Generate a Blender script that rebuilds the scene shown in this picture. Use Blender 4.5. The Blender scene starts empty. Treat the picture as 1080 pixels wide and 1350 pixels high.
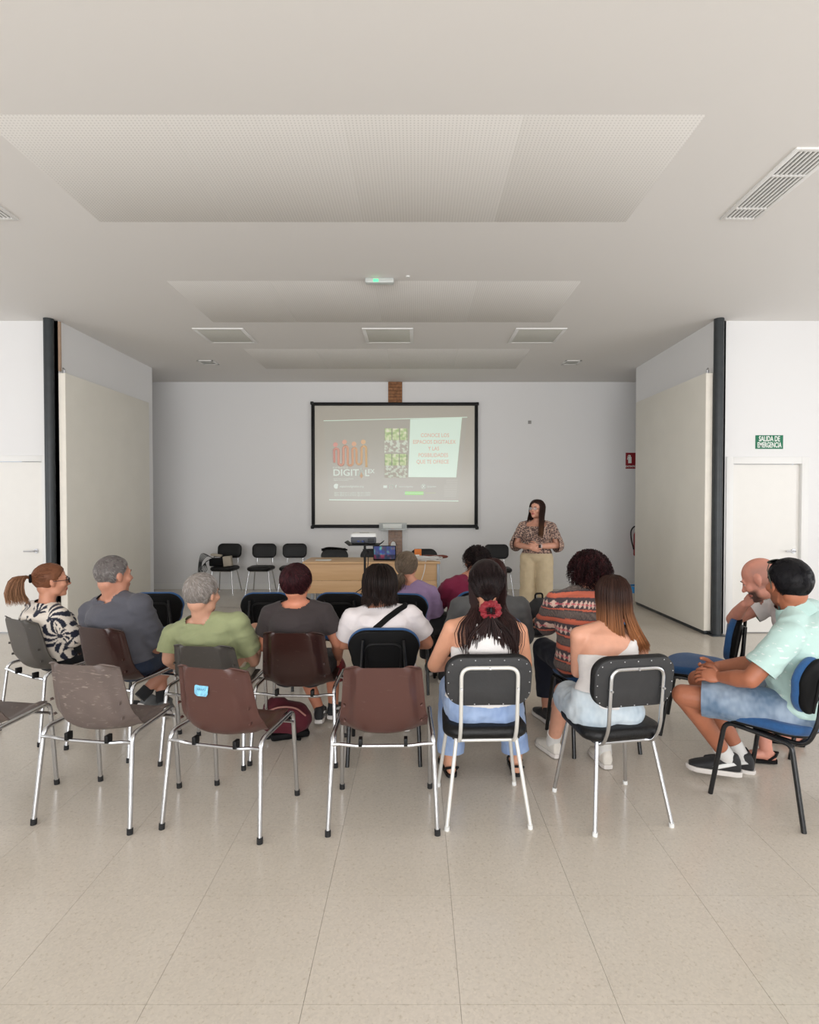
import bpy, bmesh, math, random
import numpy as np
from mathutils import Vector, Matrix, Euler, Quaternion, noise
random.seed(7)
R = math.radians
C = bpy.context.scene.collection
V = Vector
# ------------------------------------------------------------------ camera
F, VPX, HOR, CZ = 750.0, 549.0, 661.0, 1.6
cd = bpy.data.cameras.new('camera'); cam = bpy.data.objects.new('camera', cd); C.objects.link(cam)
cd.sensor_fit = 'HORIZONTAL'; cd.sensor_width = 36.0; cd.lens = 36.0*F/1080.0
PITCH = math.atan((675-HOR)/F)
cam.location = (0, 0, CZ); cam.rotation_euler = (R(90)-PITCH, 0, 0)
cd.shift_x = -(VPX-540)/1080.0; cd.clip_end = 60
bpy.context.scene.camera = cam
# ------------------------------------------------------------------ world, light, exposure
wd = bpy.data.worlds.new('world'); bpy.context.scene.world = wd; wd.use_nodes = True
wd.node_tree.nodes['Background'].inputs[0].default_value = (0.75, 0.85, 1.0, 1)
wd.node_tree.nodes['Background'].inputs[1].default_value = 1.0
def area(name, loc, rot, sx, sy, power, col):
    l = bpy.data.lights.new(name, 'AREA'); l.shape = 'RECTANGLE'; l.size = sx; l.size_y = sy
    l.energy = power; l.color = col
    o = bpy.data.objects.new(name, l); C.objects.link(o); o.location = loc; o.rotation_euler = rot
    return o
# daylight through the glazing of the hall: right wall, left wall, wall behind the camera
area('daylight_right', (6.86, 1.6, 1.75), (0, R(90), 0), 2.5, 6.6, 145, (0.985, 0.99, 1.0))
area('daylight_left', (-7.86, 1.6, 1.75), (0, R(-90), 0), 2.5, 6.6, 105, (0.985, 0.99, 1.0))
area('daylight_rear', (-0.4, -4.86, 1.6), (R(90), 0, 0), 9.0, 2.6, 500, (0.985, 0.99, 1.0))
vs = bpy.context.scene.view_settings
bpy.context.scene.display_settings.display_device = 'sRGB'
vs.view_transform = 'Standard'; vs.look = 'None'; vs.exposure = -0.04; vs.gamma = 1.0; vs.use_curve_mapping = False

# ------------------------------------------------------------------ helpers
def W(px, py, Y):
    """point in the room seen at photo pixel (px, py) at depth Y"""
    return V(((px-VPX)/F*Y, Y, CZ-(py-HOR)/F*Y))
def lin(c):
    c = c/255.0
    return c/12.92 if c <= 0.04045 else ((c+0.055)/1.055)**2.4
def col(r, g, b): return (lin(r), lin(g), lin(b), 1.0)
def mat(name, c, rough=0.6, metal=0.0, bump=0.0, bscale=40.0, var=0.0, vscale=8.0, vc=False, coat=0.0, emit=0.0, alpha=1.0, spec=0.5, sheen=0.0, wave=None):
    m = bpy.data.materials.new(name); m.use_nodes = True
    nt = m.node_tree; b = nt.nodes['Principled BSDF']
    b.inputs['Roughness'].default_value = rough; b.inputs['Metallic'].default_value = metal
    b.inputs['Coat Weight'].default_value = coat; b.inputs['Coat Roughness'].default_value = 0.15
    b.inputs['Specular IOR Level'].default_value = spec
    b.inputs['Sheen Weight'].default_value = sheen
    b.inputs['Alpha'].default_value = alpha
    tc = nt.nodes.new('ShaderNodeTexCoord')
    src = None
    if vc:
        a = nt.nodes.new('ShaderNodeVertexColor'); a.layer_name = 'Col'; src = a.outputs[0]
    else:
        b.inputs['Base Color'].default_value = c
    if var:
        n = nt.nodes.new('ShaderNodeTexNoise'); n.inputs['Scale'].default_value = vscale; n.inputs['Detail'].default_value = 6
        nt.links.new(tc.outputs['Object'], n.inputs['Vector'])
        mr = nt.nodes.new('ShaderNodeMapRange'); mr.inputs[1].default_value = 0.3; mr.inputs[2].default_value = 0.7
        mr.inputs[3].default_value = 1-var; mr.inputs[4].default_value = 1+var
        nt.links.new(n.outputs[0], mr.inputs[0])
        mx = nt.nodes.new('ShaderNodeVectorMath'); mx.operation = 'SCALE'
        if src: nt.links.new(src, mx.inputs[0])
        else: mx.inputs[0].default_value = c[:3]
        nt.links.new(mr.outputs[0], mx.inputs['Scale']); src = mx.outputs[0]
    if src: nt.links.new(src, b.inputs['Base Color'])
    if emit:
        if src: nt.links.new(src, b.inputs['Emission Color'])
        else: b.inputs['Emission Color'].default_value = c
        b.inputs['Emission Strength'].default_value = emit
    if bump:
        n = nt.nodes.new('ShaderNodeTexNoise'); n.inputs['Scale'].default_value = bscale; n.inputs['Detail'].default_value = 4
        nt.links.new(tc.outputs['Object'], n.inputs['Vector'])
        bp = nt.nodes.new('ShaderNodeBump'); bp.inputs['Strength'].default_value = bump; bp.inputs['Distance'].default_value = 0.01
        nt.links.new(n.outputs[0], bp.inputs['Height']); nt.links.new(bp.outputs[0], b.inputs['Normal'])
    return m
def frames(pts, closed=False):
    n = len(pts); T = []
    for i in range(n):
        a = pts[(i-1) % n] if (closed or i > 0) else pts[i]
        b = pts[(i+1) % n] if (closed or i < n-1) else pts[i]
        t = (b-a); t = t.normalized() if t.length > 1e-9 else V((0, 0, 1)); T.append(t)
    u = T[0].orthogonal().normalized(); U = [u]
    for i in range(1, n):
        u = U[-1]-T[i]*U[-1].dot(T[i]); u = u.normalized() if u.length > 1e-6 else T[i].orthogonal().normalized(); U.append(u)
    return T, U
class MB:
    def __init__(s): s.v = []; s.f = []; s.c = []
    def add(s, vs, fs, M=None, c=None):
        o = len(s.v)
        s.v += [tuple(M @ V(p)) if M else tuple(p) for p in vs]
        s.f += [tuple(i+o for i in f) for f in fs]
        if c is not None: s.c += [c]*len(vs)
        elif s.c: s.c += [(1, 1, 1, 1)]*len(vs)
        return s
    def tube(s, pts, r, n=8, closed=False, caps=True, M=None, c=None, flat=None):
        pts = [V(p) for p in pts]; k = len(pts); T, U = frames(pts, closed); vs = []; fs = []
        for i in range(k):
            ri = r[i] if isinstance(r, (list, tuple)) else r
            B = T[i].cross(U[i])
            for j in range(n):
                a = 2*math.pi*j/n
                vs.append(pts[i]+U[i]*(math.cos(a)*ri)+B*(math.sin(a)*ri))
        for i in range(k if closed else k-1):
            i2 = (i+1) % k
            for j in range(n):
                j2 = (j+1) % n
                fs.append((i*n+j, i*n+j2, i2*n+j2, i2*n+j))
        if caps and not closed:
            fs.append(tuple(range(n-1, -1, -1))); fs.append(tuple((k-1)*n+j for j in range(n)))
        return s.add(vs, fs, M, c)
    def loft(s, rings, n=24, M=None, p=2.0, c=None):
        vs = []; fs = []; k = len(rings)
        for (ce, ax, ay) in rings:
            ce = V(ce)
            for j in range(n):
                a = 2*math.pi*j/n; ca, sa = math.cos(a), math.sin(a)
                if p != 2.0:
                    ca = math.copysign(abs(ca)**(2/p), ca); sa = math.copysign(abs(sa)**(2/p), sa)
                vs.append(ce+V(ax)*ca+V(ay)*sa)
        for i in range(k-1):
            for j in range(n):
                j2 = (j+1) % n
                fs.append((i*n+j, i*n+j2, (i+1)*n+j2, (i+1)*n+j))
        fs.append(tuple(range(n-1, -1, -1))); fs.append(tuple((k-1)*n+j for j in range(n)))
        return s.add(vs, fs, M, c)
    def ell(s, ce, r, M=None, rot=None, nu=14, nv=9, c=None):
        if not isinstance(r, (tuple, list)): r = (r, r, r)
        vs = [(0, 0, r[2])]; fs = []
        for i in range(1, nv):
            t = math.pi*i/nv
            for j in range(nu):
                a = 2*math.pi*j/nu
                vs.append((r[0]*math.sin(t)*math.cos(a), r[1]*math.sin(t)*math.sin(a), r[2]*math.cos(t)))
        vs.append((0, 0, -r[2]))
        for j in range(nu): fs.append((0, 1+j, 1+(j+1) % nu))
        for i in range(nv-2):
            for j in range(nu):
                a = 1+i*nu+j; b = 1+i*nu+(j+1) % nu
                fs.append((a, a+nu, b+nu, b))
        L = len(vs)-1
        for j in range(nu): fs.append((L, 1+(nv-2)*nu+(j+1) % nu, 1+(nv-2)*nu+j))
        T = Matrix.Translation(V(ce))
        if rot is not None: T = T @ rot
        if M: T = M @ T
        return s.add(vs, fs, T, c)
    def cap(s, a, b, ra, rb, s0=True, s1=True, M=None, n=16):
        a, b = V(a), V(b)
        s.tube([a, b], [ra, rb], n, M=M)
        if s0: s.ell(a, ra, M)
        if s1: s.ell(b, rb, M)
        return s
    def box(s, lo, hi, M=None, c=None):
        (x0, y0, z0), (x1, y1, z1) = lo, hi
        vs = [(x0, y0, z0), (x1, y0, z0), (x1, y1, z0), (x0, y1, z0), (x0, y0, z1), (x1, y0, z1), (x1, y1, z1), (x0, y1, z1)]
        fs = [(0, 3, 2, 1), (4, 5, 6, 7), (0, 1, 5, 4), (1, 2, 6, 5), (2, 3, 7, 6), (3, 0, 4, 7)]
        return s.add(vs, fs, M, c)
    def rbox(s, lo, hi, bev, M=None, seg=2, c=None):
        bm = bmesh.new(); bmesh.ops.create_cube(bm, size=1)
        d = [hi[i]-lo[i] for i in range(3)]; m = [(hi[i]+lo[i])/2 for i in range(3)]
        for v in bm.verts: v.co = V((v.co[0]*d[0]+m[0], v.co[1]*d[1]+m[1], v.co[2]*d[2]+m[2]))
        bmesh.ops.bevel(bm, geom=bm.edges[:]+bm.verts[:], offset=min(bev, min(d)*0.49), segments=seg, affect='EDGES', profile=0.5)
        bm.verts.index_update()
        s.add([v.co.copy() for v in bm.verts], [tuple(v.index for v in f.verts) for f in bm.faces], M, c)
        bm.free(); return s
    def poly(s, pts, y0, y1, M=None, c=None):
        """prism: outline pts (x,z) extruded from y0 to y1"""
        n = len(pts)
        vs = [(p[0], y0, p[1]) for p in pts]+[(p[0], y1, p[1]) for p in pts]
        fs = [tuple(range(n)), tuple(range(2*n-1, n-1, -1))]+[(i, i+n, (i+1) % n+n, (i+1) % n) for i in range(n)]
        return s.add(vs, fs, M, c)
    def mesh(s, name, smooth=True):
        me = bpy.data.meshes.new(name); me.from_pydata(s.v, [], s.f); me.validate(); me.update()
        if s.c and len(s.c) == len(me.vertices):
            a = me.color_attributes.new('Col', 'FLOAT_COLOR', 'POINT')
            a.data.foreach_set('color', np.array(s.c, dtype=np.float32).ravel())
        if smooth:
            me.polygons.foreach_set('use_smooth', [True]*len(me.polygons))
            me.set_sharp_from_angle(angle=R(38))
        return me
    def build(s, name, m, parent=None, smooth=True, fixn=True):
        me = s.mesh(name, smooth)
        if fixn:
            bm = bmesh.new(); bm.from_mesh(me); bmesh.ops.recalc_face_normals(bm, faces=bm.faces[:]); bm.to_mesh(me); bm.free()
        me.materials.append(m)
        o = bpy.data.objects.new(name, me); C.objects.link(o)
        if parent: o.parent = parent
        return o
def bend(pts, rad, n=6):
    pts = [V(p) for p in pts]; out = [pts[0]]
    for i in range(1, len(pts)-1):
        a, b, c = pts[i-1], pts[i], pts[i+1]
        r = min(rad, (a-b).length*0.48, (c-b).length*0.48)
        p = b+(a-b).normalized()*r; q = b+(c-b).normalized()*r
        for k in range(n+1):
            t = k/n; out.append(p*(1-t)**2+b*2*t*(1-t)+q*t*t)
    out.append(pts[-1]); return out
def crom(pts, n=12):
    P = [V(p) for p in pts]; P = [P[0]*2-P[1]]+P+[P[-1]*2-P[-2]]; k = len(P)-3; out = []
    for i in range(n):
        t = i/(n-1)*k; j = min(int(t), k-1); u = t-j
        a, b, c, d = P[j:j+4]
        out.append(0.5*((2*b)+(c-a)*u+(2*a-5*b+4*c-d)*u*u+(3*b-a-3*c+d)*u**3))
    return out
def tag(o, label, cat, group=None, kind=None):
    if label: o['label'] = label
    if cat: o['category'] = cat
    if group: o['group'] = group
    if kind: o['kind'] = kind
    return o
def thing(name, label, cat, loc=(0, 0, 0), rz=0.0, group=None):
    o = bpy.data.objects.new(name, None); o.empty_display_size = 0.1; C.objects.link(o)
    o.location = loc; o.rotation_euler = (0, 0, rz); return tag(o, label, cat, group)
def struct(name, mb, m, parent=None, smooth=False):
    o = mb.build(name, m, parent, smooth)
    if not parent: o['kind'] = 'structure'
    return o
KIDS = {}
def copy_tree(o, parent=None):
    c = o.copy(); C.objects.link(c)
    if parent: c.parent = parent
    for ch in [x for x in bpy.data.objects if x.parent == o and x is not c]: copy_tree(ch, c)
    return c
def pad_mesh(mb, wt, wb, h, t, rc, M=None, f=None, n=10, soft=0.4, c=None):
    """soft cushion: rounded outline in x/z (width wt top, wb bottom, height h), thickness t along y"""
    out = []
    for (sx, sz, a0) in ((1, 1, 0), (-1, 1, 90), (-1, -1, 180), (1, -1, 270)):
        w = (wt if sz > 0 else wb)/2
        for k in range(n+1):
            a = R(a0+90*k/n); out.append((sx*(w-rc)+rc*math.cos(a), sz*(h/2-rc)+rc*math.sin(a)))
    N = len(out); rings = []
    for k in range(7):
        a = math.pi*k/6; ins = (1-math.sin(a))*t*soft; y = -math.cos(a)*t/2
        rings.append((ins, y))
    rings = [(rc*0.9, -t/2*1.12)]+rings+[(rc*0.9, t/2*1.12)]
    vs = []; fs = []
    for (ins, y) in rings:
        for (x, z) in out:
            kx = 1-ins/(wt/2); kz = 1-ins/(h/2)
            p = V((x*kx, y, z*kz)); vs.append(f(p) if f else p)
    k = len(rings)
    for i in range(k-1):
        for j in range(N):
            j2 = (j+1) % N; fs.append((i*N+j, i*N+j2, (i+1)*N+j2, (i+1)*N+j))
    for (i, y) in ((0, -t/2*1.15), (k-1, t/2*1.15)):
        p = V((0, y, 0)); vs.append(f(p) if f else p); ci = len(vs)-1
        for j in range(N): fs.append((i*N+j, i*N+(j+1) % N, ci))
    mb.add(vs, fs, M, c); return mb
def text(body, size, m, name, parent, loc, align='CENTER', rz=0.0, rx=R(90), ext=0.001, sx=1.0, bold=0.0, shear=0.0):
    cu = bpy.data.curves.new(name, 'FONT'); cu.body = body; cu.size = size; cu.align_x = align; cu.align_y = 'CENTER'
    cu.extrude = ext; cu.offset = bold; cu.resolution_u = 3; cu.shear = shear
    t = bpy.data.objects.new('tmp', cu); C.objects.link(t)
    me = bpy.data.meshes.new_from_object(t.evaluated_get(bpy.context.evaluated_depsgraph_get()))
    bpy.data.objects.remove(t); me.name = name; me.materials.clear(); me.materials.append(m)
    o = bpy.data.objects.new(name, me); C.objects.link(o); o.parent = parent
    o.location = loc; o.rotation_euler = (rx, 0, rz); o.scale = (sx, 1, 1); return o

# ------------------------------------------------------------------ materials of the setting
M = {}
M['wall'] = mat('wall_paint', col(232, 231, 230), 0.75, bump=0.05, bscale=60)
M['ceiling'] = mat('ceiling_paint', col(229, 226, 222), 0.85, bump=0.04, bscale=30)
M['panel'] = mat('cream_panel', col(229, 225, 214), 0.45, bump=0.05, bscale=25, var=0.02, vscale=3)
M['panel_edge'] = mat('cream_panel_edge', col(236, 230, 218), 0.5, var=0.05, vscale=6)
M['door'] = mat('door_lacquer', col(232, 229, 223), 0.4, var=0.01)
M['white_trim'] = mat('white_trim', col(234, 233, 230), 0.45)
M['pole'] = mat('dark_steel_paint', col(44, 49, 52), 0.4, var=0.15, vscale=12)
M['chrome'] = mat('chrome', (0.60, 0.61, 0.63, 1), 0.2, 1.0)
M['steel'] = mat('brushed_steel', (0.5, 0.5, 0.51, 1), 0.35, 1.0)
M['white_tube'] = mat('off_white_enamel', col(214, 212, 206), 0.3, 0.3, var=0.05, vscale=20)
M['black'] = mat('black_plastic', col(14, 14, 15), 0.5, spec=.3)
M['matte_black'] = mat('matte_black', col(7, 7, 8), 0.7, spec=.2)
M['rubber'] = mat('black_rubber', col(25, 25, 26), 0.8)
M['vinyl'] = mat('black_vinyl', col(13, 13, 14), 0.45, spec=.35, bump=0.25, bscale=90)
M['backboard'] = mat('charcoal_board', col(44, 44, 45), 0.6, bump=0.1, bscale=60, var=0.08, vscale=20)
M['blue'] = mat('blue_fabric', col(34, 80, 130), 0.9, bump=0.3, bscale=250, var=0.08, vscale=60, sheen=0.2)
M['black_tube'] = mat('black_enamel', col(20, 21, 23), 0.25)
M['wood'] = mat('beech_laminate', col(205, 168, 122), 0.45)
M['grey_metal'] = mat('grey_metal_leg', col(150, 155, 160), 0.4, 0.4)
M['white'] = mat('white_plastic', col(225, 225, 222), 0.4)
M['red'] = mat('red_enamel', col(150, 20, 28), 0.4)
M['green'] = mat('sign_green', col(10, 112, 78), 0.5)
M['signred'] = mat('sign_red', col(140, 18, 30), 0.5)
M['signwhite'] = mat('sign_white', col(235, 238, 232), 0.5)
def wood_nodes(m, c1, c2):
    nt = m.node_tree; b = nt.nodes['Principled BSDF']; tc = nt.nodes.new('ShaderNodeTexCoord')
    mp = nt.nodes.new('ShaderNodeMapping'); mp.inputs['Scale'].default_value = (1.2, 20, 30)
    n = nt.nodes.new('ShaderNodeTexNoise'); n.inputs['Scale'].default_value = 2.0; n.inputs['Detail'].default_value = 5
    r = nt.nodes.new('ShaderNodeValToRGB'); r.color_ramp.elements[0].color = c1; r.color_ramp.elements[1].color = c2
    r.color_ramp.elements[0].position = 0.3; r.color_ramp.elements[1].position = 0.7
    nt.links.new(tc.outputs['Object'], mp.inputs[0]); nt.links.new(mp.outputs[0], n.inputs[0])
    nt.links.new(n.outputs[0], r.inputs[0]); nt.links.new(r.outputs[0], b.inputs['Base Color'])
wood_nodes(M['wood'], col(202, 162, 118), col(211, 173, 129))
M['brick'] = mat('old_timber_brick', col(150, 105, 72), 0.85, bump=0.4, bscale=60, var=0.3, vscale=25)
# terrazzo
def terrazzo():
    m = mat('terrazzo', col(180, 170, 157), 0.2, spec=0.5)
    nt = m.node_tree; b = nt.nodes['Principled BSDF']; g = nt.nodes.new('ShaderNodeNewGeometry')
    n1 = nt.nodes.new('ShaderNodeTexNoise'); n1.inputs['Scale'].default_value = 0.9; n1.inputs['Detail'].default_value = 4
    vo = nt.nodes.new('ShaderNodeTexVoronoi'); vo.inputs['Scale'].default_value = 120
    n2 = nt.nodes.new('ShaderNodeTexNoise'); n2.inputs['Scale'].default_value = 70; n2.inputs['Detail'].default_value = 3
    for n in (n1, vo, n2): nt.links.new(g.outputs['Position'], n.inputs['Vector'])
    r1 = nt.nodes.new('ShaderNodeValToRGB'); e = r1.color_ramp.elements
    e[0].position = 0.35; e[0].color = col(202, 193, 180); e[1].position = 0.65; e[1].color = col(211, 202, 190)
    nt.links.new(n1.outputs[0], r1.inputs[0])
    r2 = nt.nodes.new('ShaderNodeValToRGB'); e = r2.color_ramp.elements
    e[0].position = 0.30; e[0].color = (0.86, 0.84, 0.80, 1); e[1].position = 0.42; e[1].color = (1, 1, 1, 1)
    nt.links.new(n2.outputs[0], r2.inputs[0])
    r3 = nt.nodes.new('ShaderNodeValToRGB'); e = r3.color_ramp.elements; r3.color_ramp.interpolation = 'LINEAR'
    e[0].position = 0.0; e[0].color = (0.93, 0.93, 0.93, 1); e[1].position = 1.0; e[1].color = (1.05, 1.05, 1.04, 1)
    nt.links.new(vo.outputs['Color'], r3.inputs[0])
    a = nt.nodes.new('ShaderNodeVectorMath'); a.operation = 'MULTIPLY'; nt.links.new(r1.outputs[0], a.inputs[0]); nt.links.new(r2.outputs[0], a.inputs[1])
    a2 = nt.nodes.new('ShaderNodeVectorMath'); a2.operation = 'MULTIPLY'; nt.links.new(a.outputs[0], a2.inputs[0]); nt.links.new(r3.outputs[0], a2.inputs[1])
    nt.links.new(a2.outputs[0], b.inputs['Base Color'])
    mr = nt.nodes.new('ShaderNodeMapRange'); mr.inputs[3].default_value = 0.13; mr.inputs[4].default_value = 0.27
    nt.links.new(n1.outputs[0], mr.inputs[0]); nt.links.new(mr.outputs[0], b.inputs['Roughness'])
    return m
M['terrazzo'] = terrazzo()
M['grout'] = mat('floor_joint', col(190, 181, 168), 0.7)

# ------------------------------------------------------------------ room shell
CH = 3.76
XL, XR, YF, YB, YE = -7.9, 6.9, 6.85, 10.34, -4.9
NX = 5.4
fl = struct('floor', MB().box((XL-.2, YE-.2, -0.12), (XR+.2, YB+.2, -0.006)), M['grout'])
T = 0.5; x0 = -0.36
tm = MB().box((0.0006, 0.0006, -0.006), (T-0.0006, T-0.0006, 0.0)).mesh('tile', False); tm.materials.append(M['terrazzo'])
rest = MB(); nt_ = 0
ix0, ix1 = int((XL-x0)//T), int((XR-x0)//T)+1
for iy in range(int((YE-3.28)//T), int((YB-3.28)//T)+1):
    for ix in range(ix0, ix1):
        x, y = x0+ix*T, 3.28+iy*T
        if 1.5 < y < 6.6 and abs(x+T/2) < 0.8*(y+.6)+.3 and nt_ < 290 and -4.6 < x < 4.2:
            o = bpy.data.objects.new('tile', tm); C.objects.link(o); o.parent = fl; o.location = (x, y, 0); nt_ += 1
        else:
            rest.box((max(x+.0006, XL), max(y+.0006, YE), -0.006), (min(x+T-.0006, XR), min(y+T-.0006, YB), 0.0)) if (x < XR and y < YB and x+T > XL and y+T > YE) else None
o = rest.build('distant_tiles', M['terrazzo'], fl, False); o['kind'] = 'stuff'
struct('ceiling', MB().box((XL-.2, YE-.2, CH), (XR+.2, YB+.2, CH+.15)), M['ceiling'])
w = MB(); w.box((-NX-.9, YB, 0), (NX+.6, YB+.15, CH)); struct('wall_back', w, M['wall'])
# left and right side walls of the recess, front walls with a doorway cut, niche ends
struct('wall_left', MB().box((-4.43, YF+.0, 0), (-4.28, 9.25, CH)), M['wall'])
struct('wall_right', MB().box((3.56, YF+.0, 0), (3.71, 9.25, CH)), M['wall'])
def doorwall(name, a, b, d0, d1, zt):
    m = MB(); m.box((a, YF, 0), (d0, YF+.15, CH)); m.box((d1, YF, 0), (b, YF+.15, CH)); m.box((d0, YF, zt), (d1, YF+.15, CH))
    return struct(name, m, M['wall'])
doorwall('wall_front_left', XL-.2, -4.29, -5.44, -4.49, 2.09)
doorwall('wall_front_right', 3.57, XR+.2, 3.80, 4.64, 2.06)
struct('wall_niche_left', MB().box((-NX-.9, 9.10, 0), (-4.43, 9.25, CH)).box((-NX-.9, 9.25, 0), (-NX-.75, YB, CH)), M['wall'])
struct('wall_niche_right', MB().box((3.71, 9.10, 0), (NX+.6, 9.25, CH)).box((NX+.45, 9.25, 0), (NX+.6, YB, CH)), M['wall'])
def sidewin(name, x, sgn):
    m = MB(); x1 = x+.2*sgn; a, b = min(x, x1), max(x, x1)
    m.box((a, YE-.2, 0), (b, -1.8, CH)); m.box((a, 5.0, 0), (b, YF, CH)); m.box((a, -1.8, 0), (b, 5.0, .45)); m.box((a, -1.8, 3.05), (b, 5.0, CH))
    return struct(name, m, M['wall'])
sidewin('wall_side_left', XL, -1); sidewin('wall_side_right', XR, 1)
m = MB(); m.box((XL, YE-.2, 0), (-5.0, YE, CH)); m.box((4.2, YE-.2, 0), (XR, YE, CH)); m.box((-5, YE-.2, 0), (4.2, YE, .25)); m.box((-5, YE-.2, 2.95), (4.2, YE, CH))
struct('wall_rear', m, M['wall'])
glass = mat('window_glass', (1, 1, 1, 1), 0.05, alpha=0.15)
for i, (lo, hi, ax) in enumerate((((XL-.12, -1.8, .45), (XL-.10, 5.0, 3.05), 1), ((XR+.10, -1.8, .45), (XR+.12, 5.0, 3.05), 1), ((-5, YE-.12, .25), (4.2, YE-.10, 2.95), 0))):
    fr = MB(); n = 5
    for k in range(n+1):
        t = k/n
        if ax: y = lo[1]+(hi[1]-lo[1])*t; fr.box((lo[0]-.02, y-.03, lo[2]), (hi[0]+.02, y+.03, hi[2]))
        else: x = lo[0]+(hi[0]-lo[0])*t; fr.box((x-.03, lo[1]-.02, lo[2]), (x+.03, hi[1]+.02, hi[2]))
    for z in (lo[2], hi[2]-.05): fr.box((lo[0]-.02, lo[1]-.02, z), (hi[0]+.02, hi[1]+.02, z+.05))
    wo = struct('window_%d' % (i+1), fr, M['white_trim']); MB().box(lo, hi).build('pane', glass, wo, False)
# skirting of the back wall
struct('baseboard_back', MB().rbox((-NX-.7, YB-.016, 0), (NX+.4, YB, .10), .004), M['white_trim'])
struct('baseboard_left', MB().rbox((XL, YF-.014, 0), (-5.54, YF, .09), .004), M['white_trim'])
struct('baseboard_right', MB().rbox((4.76, YF-.014, 0), (XR, YF, .09), .004), M['white_trim'])
# steel columns at the two corners
for nm, xc, zt in (('trim_1', -4.355, CH), ('trim_2', 3.585, CH)):
    m = MB(); m.tube([(xc, 6.775, 0), (xc, 6.775, zt)], .056, 24); m.rbox((xc-.085, 6.69, 0), (xc+.085, 6.845, .012), .002)
    o = struct(nm, m, M['pole'], smooth=True)
# folding partition leaves parked against the side walls
def leaf(label, a, b, zt, side):
    a, b = V((a[0], a[1], 0)), V((b[0], b[1], 0)); d = (b-a).normalized(); nrm = V((-d.y, d.x, 0))*side
    root = thing('partition_panel', label, 'partition', a, 0, 'tall cream sliding partition panels')
    t = .085; L = (b-a).length
    Mx = Matrix(((d.x, nrm.x, 0, 0), (d.y, nrm.y, 0, 0), (0, 0, 1, 0), (0, 0, 0, 1)))
    MB().rbox((0.004, 0, .045), (L, t, zt), .004, Mx).build('panel_board', M['panel'], root)
    MB().rbox((-.006, 0.002, .05), (.004, t-.002, zt-.005), .002, Mx).build('edge_strip', M['panel_edge'], root)
    MB().rbox((.02, .02, .0), (L-.02, t-.02, .046), .003, Mx).build('bottom_rail', M['pole'], root)
    h = MB(); h.tube(bend([(.03, .03, zt), (.03, .03, zt+.05), (-.03, .01, zt+.05), (-.05, 0, zt+.03)], .02), .007, 8, M=Mx)
    h.tube([(.05, .05, zt), (.05, .05, zt+.045)], .016, 10, M=Mx); h.build('hanger', M['steel'], root)
leaf('tall cream partition panel parked along the left wall beside the black column', (-4.175, 6.80), (-4.15, 8.86), 3.13, 1)
leaf('tall cream partition panel parked along the right wall beside the black column', (3.445, 6.80), (3.40, 8.84), 3.13, -1)
m = MB(); m.rbox((-4.285, 6.835, 3.16), (-4.258, 6.86, 3.75), .002); o = struct('trim_3', m, mat('brownish_shading', col(178, 150, 128), .85, var=.12, vscale=6))  # thin strip: the faint brownish shading at this corner put into its colour
# doors
def door(idx, x0, x1, zt, hx, hs, fw):
    lf = MB().rbox((x0+.003, YF+.028, .012), (x1-.003, YF+.068, zt-.004), .003)
    d = struct('door_%d' % idx, lf, M['door'])
    f = MB()
    for (a, b) in ((x0-fw, x0), (x1, x1+fw)): f.rbox((a, YF-.015, 0), (b, YF+.02, zt+fw), .003)
    f.rbox((x0, YF-.015, zt), (x1, YF+.02, zt+fw), .003)
    for (a, b) in ((x0, x0+.004), (x1-.004, x1)): f.box((a-.004*(a == x0), YF, 0), (b+.002, YF+.1, zt))
    f.build('frame', M['white_trim'], d, True)
    h = MB(); h.tube([(hx, YF+.028, 1.0), (hx, YF+.018, 1.0)], .027, 20); h.tube(bend([(hx, YF+.02, 1.0), (hx, YF-.025, 1.0), (hx+.12*hs, YF-.025, 1.0)], .015), .009, 10)
    h.build('handle', M['steel'], d)
    k = MB(); k.tube([(x0 if hs < 0 else x1, YF+.02, .3), (x0 if hs < 0 else x1, YF+.02, .4)], .008, 8); k.build('hinge', M['steel'], d)
    return d
door(1, -5.43, -4.50, 2.08, -4.60, -1, .07)
door(2, 3.81, 4.63, 2.05, 4.565, -1, .085)

# ------------------------------------------------------------------ ceiling pieces
perf = mat('perforated_ceiling_tile', col(222, 219, 212), 0.85)
def perf_nodes(m):
    nt = m.node_tree; b = nt.nodes['Principled BSDF']; g = nt.nodes.new('ShaderNodeNewGeometry')
    sc = nt.nodes.new('ShaderNodeVectorMath'); sc.operation = 'SCALE'; sc.inputs['Scale'].default_value = 1/.022
    fr = nt.nodes.new('ShaderNodeVectorMath'); fr.operation = 'FRACTION'; sb = nt.nodes.new('ShaderNodeVectorMath'); sb.operation = 'SUBTRACT'; sb.inputs[1].default_value = (.5, .5, 0)
    ml = nt.nodes.new('ShaderNodeVectorMath'); ml.operation = 'MULTIPLY'; ml.inputs[1].default_value = (1, 1, 0)
    ln = nt.nodes.new('ShaderNodeVectorMath'); ln.operation = 'LENGTH'
    r = nt.nodes.new('ShaderNodeValToRGB'); r.color_ramp.elements[0].color = col(208, 205, 200); r.color_ramp.elements[1].color = col(230, 227, 222)
    r.color_ramp.elements[0].position = .2; r.color_ramp.elements[1].position = .26
    nt.links.new(g.outputs['Position'], sc.inputs[0]); nt.links.new(sc.outputs[0], fr.inputs[0]); nt.links.new(fr.outputs[0], sb.inputs[0]); nt.links.new(sb.outputs[0], ml.inputs[0])
    nt.links.new(ml.outputs[0], ln.inputs[0]); nt.links.new(ln.outputs['Value'], r.inputs[0]); nt.links.new(r.outputs[0], b.inputs['Base Color'])
perf_nodes(perf)
ceil = bpy.data.objects['ceiling']
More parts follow.
